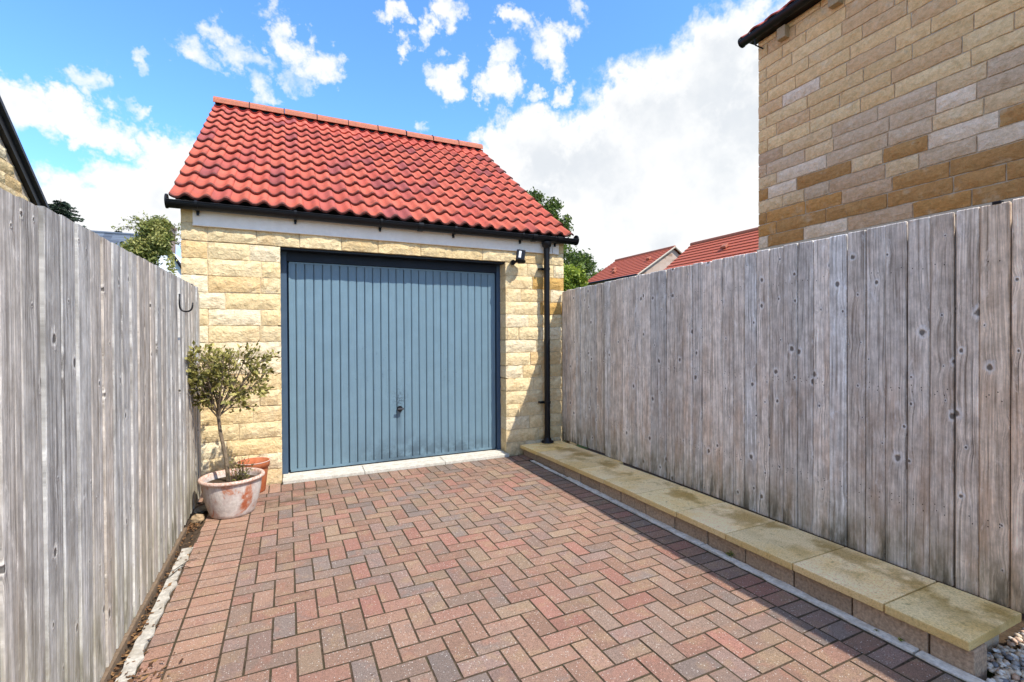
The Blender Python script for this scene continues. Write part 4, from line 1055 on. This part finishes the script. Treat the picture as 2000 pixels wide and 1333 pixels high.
# thin black cable across the edging
mb = MB(); mb.tube([(-.6, -1.78, .02), (-.56, -1.72, .014), (-.53, -1.62, .012), (-.5, -1.60, .01), (-.47, -1.63, .006)], .0018, 5); mb.tube([(-.6, -1.66, .02), (-.55, -1.63, .013), (-.5, -1.52, .01), (-.46, -1.5, .006)], .0015, 5)
o = mb.build('thin_wire', M['black']); tag(o, 'thin black wire lying across the pale edging by the left fence', 'wire')

# weeds at the kerb
def weed(loc, n, size, seed, m, label, cat='weed'):
    r = random.Random(seed); mb = MB(); st2 = MB(); t0 = empty('weed', loc); tag(t0, label, cat)
    for i in range(n):
        a = r.uniform(0, 6.28); e = Vector((size * math.cos(a) * r.uniform(.3, 1), size * math.sin(a) * r.uniform(.3, 1), size * r.uniform(.3, 1.2)))
        st2.tube([(0, 0, 0), e * .5 + Vector((0, 0, size * .15)), e], .001, 4)
        for q in range(5):
            o_ = e * r.uniform(.5, 1) + Vector((r.gauss(0, .003), r.gauss(0, .003), 0)); dd = Vector((r.gauss(0, 1), r.gauss(0, 1), r.gauss(.4, .4))).normalized(); w = dd.orthogonal().normalized(); L_ = size * r.uniform(.35, .6); t_ = r.random(); mb.cur = (t_,) * 3
            mb.add([o_, o_ + dd * L_ * .5 + w * L_ * .35, o_ + dd * L_, o_ + dd * L_ * .5 - w * L_ * .35], [(0, 1, 2, 3)])
    st2.build('stem', M['bark_d'], t0); mb.build('leaves', m, t0, tints=True)
weed((2.485, -2.885, .003), 9, .03, 4, M['leaf_ivy'], 'small yellowish weed at the foot of the kerb halfway along')
weed((2.475, -3.79, .003), 6, .012, 5, M['leaf_lime'], 'tiny green weed in the joint near the end of the kerb')
weed((2.46, -3.70, .003), 5, .008, 6, M['leaf_lime'], 'speck of green moss weed on the white mortar strip just beyond the tiny weed')
weed((.0, -.085, .004), 5, .012, 7, M['leaf_dark'], 'dark tuft of weed at the left end of the door sill')

# pebbles by the end of the kerb
gb = MB(); gb.box(2.5, -8, -.09, 5.2, -4.04, -.03); gbo = gb.build('gravel_bed', M['soil']); tag(gbo, kind='structure')
def pebble_mesh(seed):
    b = bmesh.new(); bmesh.ops.create_icosphere(b, subdivisions=1 if 1 else 2, radius=1); r = random.Random(seed)
    s_ = (r.uniform(.8, 1.3), r.uniform(.7, 1), r.uniform(.45, .7))
    for v in b.verts: v.co = Vector((v.co.x * s_[0], v.co.y * s_[1], v.co.z * s_[2])) * (1 + r.uniform(-.08, .08))
    me = bpy.data.meshes.new('pebble'); b.to_mesh(me); b.free(); me.polygons.foreach_set('use_smooth', [True] * len(me.polygons)); me.materials.append(M['pebble']); return me
PM = [pebble_mesh(i) for i in range(8)]
PC = [(.66, .58, .46), (.58, .46, .33), (.42, .4, .37), (.2, .2, .21), (.74, .68, .58), (.55, .36, .24), (.5, .45, .38), (.8, .76, .68)]
pb = []
for i in range(7000):
    x = 2.515 + rnd.random() ** 1.3 * 1.6; y = (-4.045 if x < 2.62 else -3.98) - rnd.random() ** 1.0 * 1.3
    pb.append((x, y))
pb.sort(key=lambda p: (not (seen((p[0], p[1])) and p[1] > -4.75), abs(p[1] + 4.15) + abs(p[0] - 2.65)))
restp = MB()
ico = PM[0]; iv = [v.co.copy() for v in ico.vertices]; if_ = [tuple(p.vertices) for p in ico.polygons]
for n, (x, y) in enumerate(pb):
    s_ = rnd.uniform(.009, .019); z_ = -.022 + rnd.uniform(0, .02); c = rnd.choice(PC); e_ = (rnd.gauss(0, .3), rnd.gauss(0, .3), rnd.uniform(0, 6.28))
    if x < 2.6 and y > -4.06 + 0: y -= .02
    if n < 300:
        o = link('pebble', rnd.choice(PM), None, gbo, (x, y, z_), e_, c); o.scale = (s_, s_, s_)
    else:
        mt_ = Matrix.Translation((x, y, z_)) @ Matrix.Rotation(e_[2], 4, 'Z') @ Matrix.Scale(s_, 4); restp.cur = c; restp.add([mt_ @ v for v in iv], if_)
mf, t, b = material('pebble_rest', .6, .35); a_ = t.n.new('ShaderNodeAttribute'); a_.attribute_name = 'tint'; t.put(a_.outputs['Color'], b.inputs['Base Color'])
tag(restp.build('pebble_fill', mf, gbo, tints=True, smooth=True), kind='stuff')
mb = MB(); mb.box(2.905, -4.04, -.09, 5.2, -.0, -.04); tag(mb.build('side_ground', M['soil']), kind='structure')

# ------------------------------------------------------------------ trees beyond
def broad_tree(name, label, base, blobs_, m, size, trunk_r, seed, group=None):
    t0 = empty(name, base); tag(t0, label, 'tree', group); b = Vector(base)
    tr = MB(); tp = Vector(blobs_[0][0]) - b
    tr.tube([(0, 0, 0), tp * .4 + Vector((.1, 0, 0)), tp * .8], [trunk_r, trunk_r * .8, trunk_r * .5], 8)
    for c, r_, n_ in blobs_:
        e = Vector(c) - b; tr.tube([tp * .45, tp * .45 + (e - tp * .45) * .5 + Vector((0, 0, -.1)), e], [trunk_r * .4, trunk_r * .25, trunk_r * .1], 6)
    tr.build('trunk', M['bark_d'], t0)
    lv = MB()
    for i, (c, r_, n_) in enumerate(blobs_): leaf_cloud(lv, Vector(c) - b, r_, int(n_ * 1.5), size, seed + i, shell=.25, clump=2.2, thr=-.25)
    tag(lv.build('crown', m, t0, tints=True), kind='stuff')
def P3(px, py, d): return at(px, py, d)
d_ = 17
broad_tree('broadleaf_tree', 'tall green tree rising behind the right slope of the garage roof', (P3(1050, 650, d_).x, P3(1050, 650, d_).y, 0),
    [(P3(1060, 420, d_), (.62, .62, .5), 700), (P3(1030, 400, d_), (.5, .5, .4), 500), (P3(1090, 440, d_), (.4, .45, .35), 380), (P3(1045, 385, d_), (.35, .35, .22), 260), (P3(1080, 400, d_), (.35, .35, .25), 200), (P3(1105, 450, d_), (.18, .25, .3), 130), (P3(1108, 430, d_), (.09, .1, .22), 50),
     (P3(1090, 520, d_), (1.0, .9, .9), 1900), (P3(1060, 580, d_), (1.3, 1, 1.1), 1400)], M['leaf_tree'], .075, .14, 1)
d_ = 15
broad_tree('broadleaf_tree', 'bright yellow-green leafy tree just above the right fence beside the garage', (P3(1120, 650, d_).x, P3(1120, 650, d_).y, 0),
    [(P3(1108, 550, d_), (.6, .6, .5), 1300), (P3(1110, 590, d_), (.7, .7, .6), 1200), (P3(1090, 600, d_), (.7, .7, .9), 1000), (P3(1130, 548, d_), (.24, .3, .2), 260)], M['leaf_lime'], .07, .1, 21)
d_ = 40
broad_tree('broadleaf_tree', 'dark green bushy tree between the bright tree and the first red roof', (P3(1165, 650, d_).x, P3(1165, 650, d_).y, 0),
    [(P3(1160, 570, d_), (2, 1.8, 1.9), 2200), (P3(1135, 520, d_), (1.3, 1.2, 1.2), 1300), (P3(1180, 545, d_), (.9, .8, .7), 700)], M['leaf_tree'], .15, .25, 41)
# bare birch twigs far away
tw = empty('bare_tree', (P3(1188, 650, 34).x, P3(1188, 650, 34).y, 0)); tag(tw, 'thin nearly bare distant tree poking up left of the first red roof', 'tree')
mb = MB(); ends2 = []; gr_ = twig_tree(mb, (0, 0, 0), (0, 0, 4.4), .1, 8, levels=4, spread=.4, ends=ends2); gr_(Vector((0, 0, 4.3)), Vector((0, 0, 1)), .8, .05, 1); gr_(Vector((0, 0, 4.2)), Vector((.25, 0, 1)), .8, .04, 1); gr_(Vector((0, 0, 4.2)), Vector((-.2, 0, 1)), .7, .04, 1); mb.build('trunk', M['bark'], tw)
lv = MB()
for e, dd in ends2:
    for q in range(3): leaf_cloud(lv, e, (.12, .12, .12), 2, .05, q, shell=0, thr=-9)
tag(lv.build('crown', M['leaf_tree'], tw, tints=True), kind='stuff')

def conifer(name, label, base, h, rad, seed, z_from=.25, dens=1.):
    t0 = empty(name, base); tag(t0, label, 'conifer'); r = random.Random(seed); tr = MB(); lv = MB()
    tr.tube([(0, 0, 0), (0, 0, h * .6), (.02, 0, h)], [rad * .09, rad * .05, .01], 7)
    z = h * z_from
    while z < h * .985:
        f = (h - z) / (h * (1 - z_from)); L = rad * (f ** .85) * r.uniform(.8, 1.1) + .08
        for i in range(int(9 * dens)):
            a = r.uniform(0, 6.28); L2 = L * r.uniform(.65, 1.15); d = Vector((math.cos(a), math.sin(a), .1)); pts = [Vector((0, 0, z)) + d * L2 * q - Vector((0, 0, .30 * L2 * q * q - .12 * L2 * q ** 4)) for q in (0, .35, .7, 1)]
            tr.tube(pts, [.02, .014, .009, .004], 4)
            side = Vector((-math.sin(a), math.cos(a), 0))
            nn_ = int(46 * L2 / .5 * dens) + 14
            for q in range(nn_):
                s_ = r.uniform(.1, 1); i0 = min(2, int(s_ * 3)); p = pts[i0].lerp(pts[i0 + 1], s_ * 3 - i0); w_ = (1 - s_) * L2 * .35 + .05; p = p + side * r.uniform(-w_, w_) + Vector((0, 0, -r.uniform(0, .06)))
                dd = (d * r.uniform(.3, 1) + side * r.uniform(-.8, .8) + Vector((0, 0, r.uniform(-.4, .3)))).normalized(); ww = dd.orthogonal().normalized(); S = r.uniform(.09, .17); t_ = r.random(); lv.cur = (t_,) * 3
                lv.add([p, p + dd * S * .5 + ww * S * .2, p + dd * S, p + dd * S * .5 - ww * S * .2], [(0, 1, 2, 3)])
        z += h * .013 + .03 * f
    tr.build('trunk', M['bark_d'], t0); tag(lv.build('crown', M['leaf_dark'], t0, tints=True), kind='stuff')
p = at(118, 388, 26); conifer('spruce_tree', 'dark conifer rising above the left fence', (p.x, p.y, 0), p.z, 3.7, 3, .45)
p = at(232, 448, 34); conifer('spruce_tree', 'tip of a far dark conifer above the slate roof', (p.x, p.y, 0), p.z, 1.5, 9, .6, .7)

# ivy over the chimney
iv_ = empty('ivy', at(300, 600, 15.2)); iv_.location.z = 0; tag(iv_, 'yellow-green ivy bush smothering the cottage chimney', 'ivy'); b = Vector(iv_.location)
lv = MB()
for (px, py, r_, n_) in ((300, 452, (.5, .45, .42), 900), (315, 445, (.35, .4, .4), 400), (290, 490, (.75, .5, .6), 1300), (318, 470, (.4, .45, .4), 600), (265, 500, (.5, .5, .5), 500), (278, 535, (.5, .5, .5), 1000), (250, 490, (.35, .3, .3), 120), (280, 560, (.8, .4, .5), 500), (336, 520, (.06, .2, .45), 60)):
    leaf_cloud(lv, at(px, py, 15.2) - b, tuple(q * .84 for q in r_), int(n_ * 2.4), .062, int(px), shell=.2, clump=2.8, thr=-.22)
tag(lv.build('leaves', M['leaf_ivy'], iv_, tints=True), kind='stuff')
st3 = MB()
st3.tube([(0, .3, 0), (0.05, .3, 2.0), at(300, 470, 15.3) - b], [.1, .07, .03], 6)
l3 = MB()
for i in range(26):
    a = rr_.uniform(-.5, math.pi + .4); s_ = at(298, 465, 15.2) - b; e = s_ + Vector((math.cos(a) * rr_.uniform(.7, 1.25), rr_.gauss(0, .3), math.sin(a) * rr_.uniform(.5, .9) - .05)); mid = s_.lerp(e, .6) + Vector((0, 0, .18))
    st3.tube([s_, mid, e], [.012, .008, .004], 4)
    for q in range(6): leaf_cloud(l3, mid.lerp(e, q / 5), (.06, .06, .06), 3, .045, i * 7 + q, shell=0, thr=-9)
st3.build('stem', M['bark_d'], iv_); tag(l3.build('outer_sprays', M['leaf_ivy'], iv_, tints=True), kind='stuff')
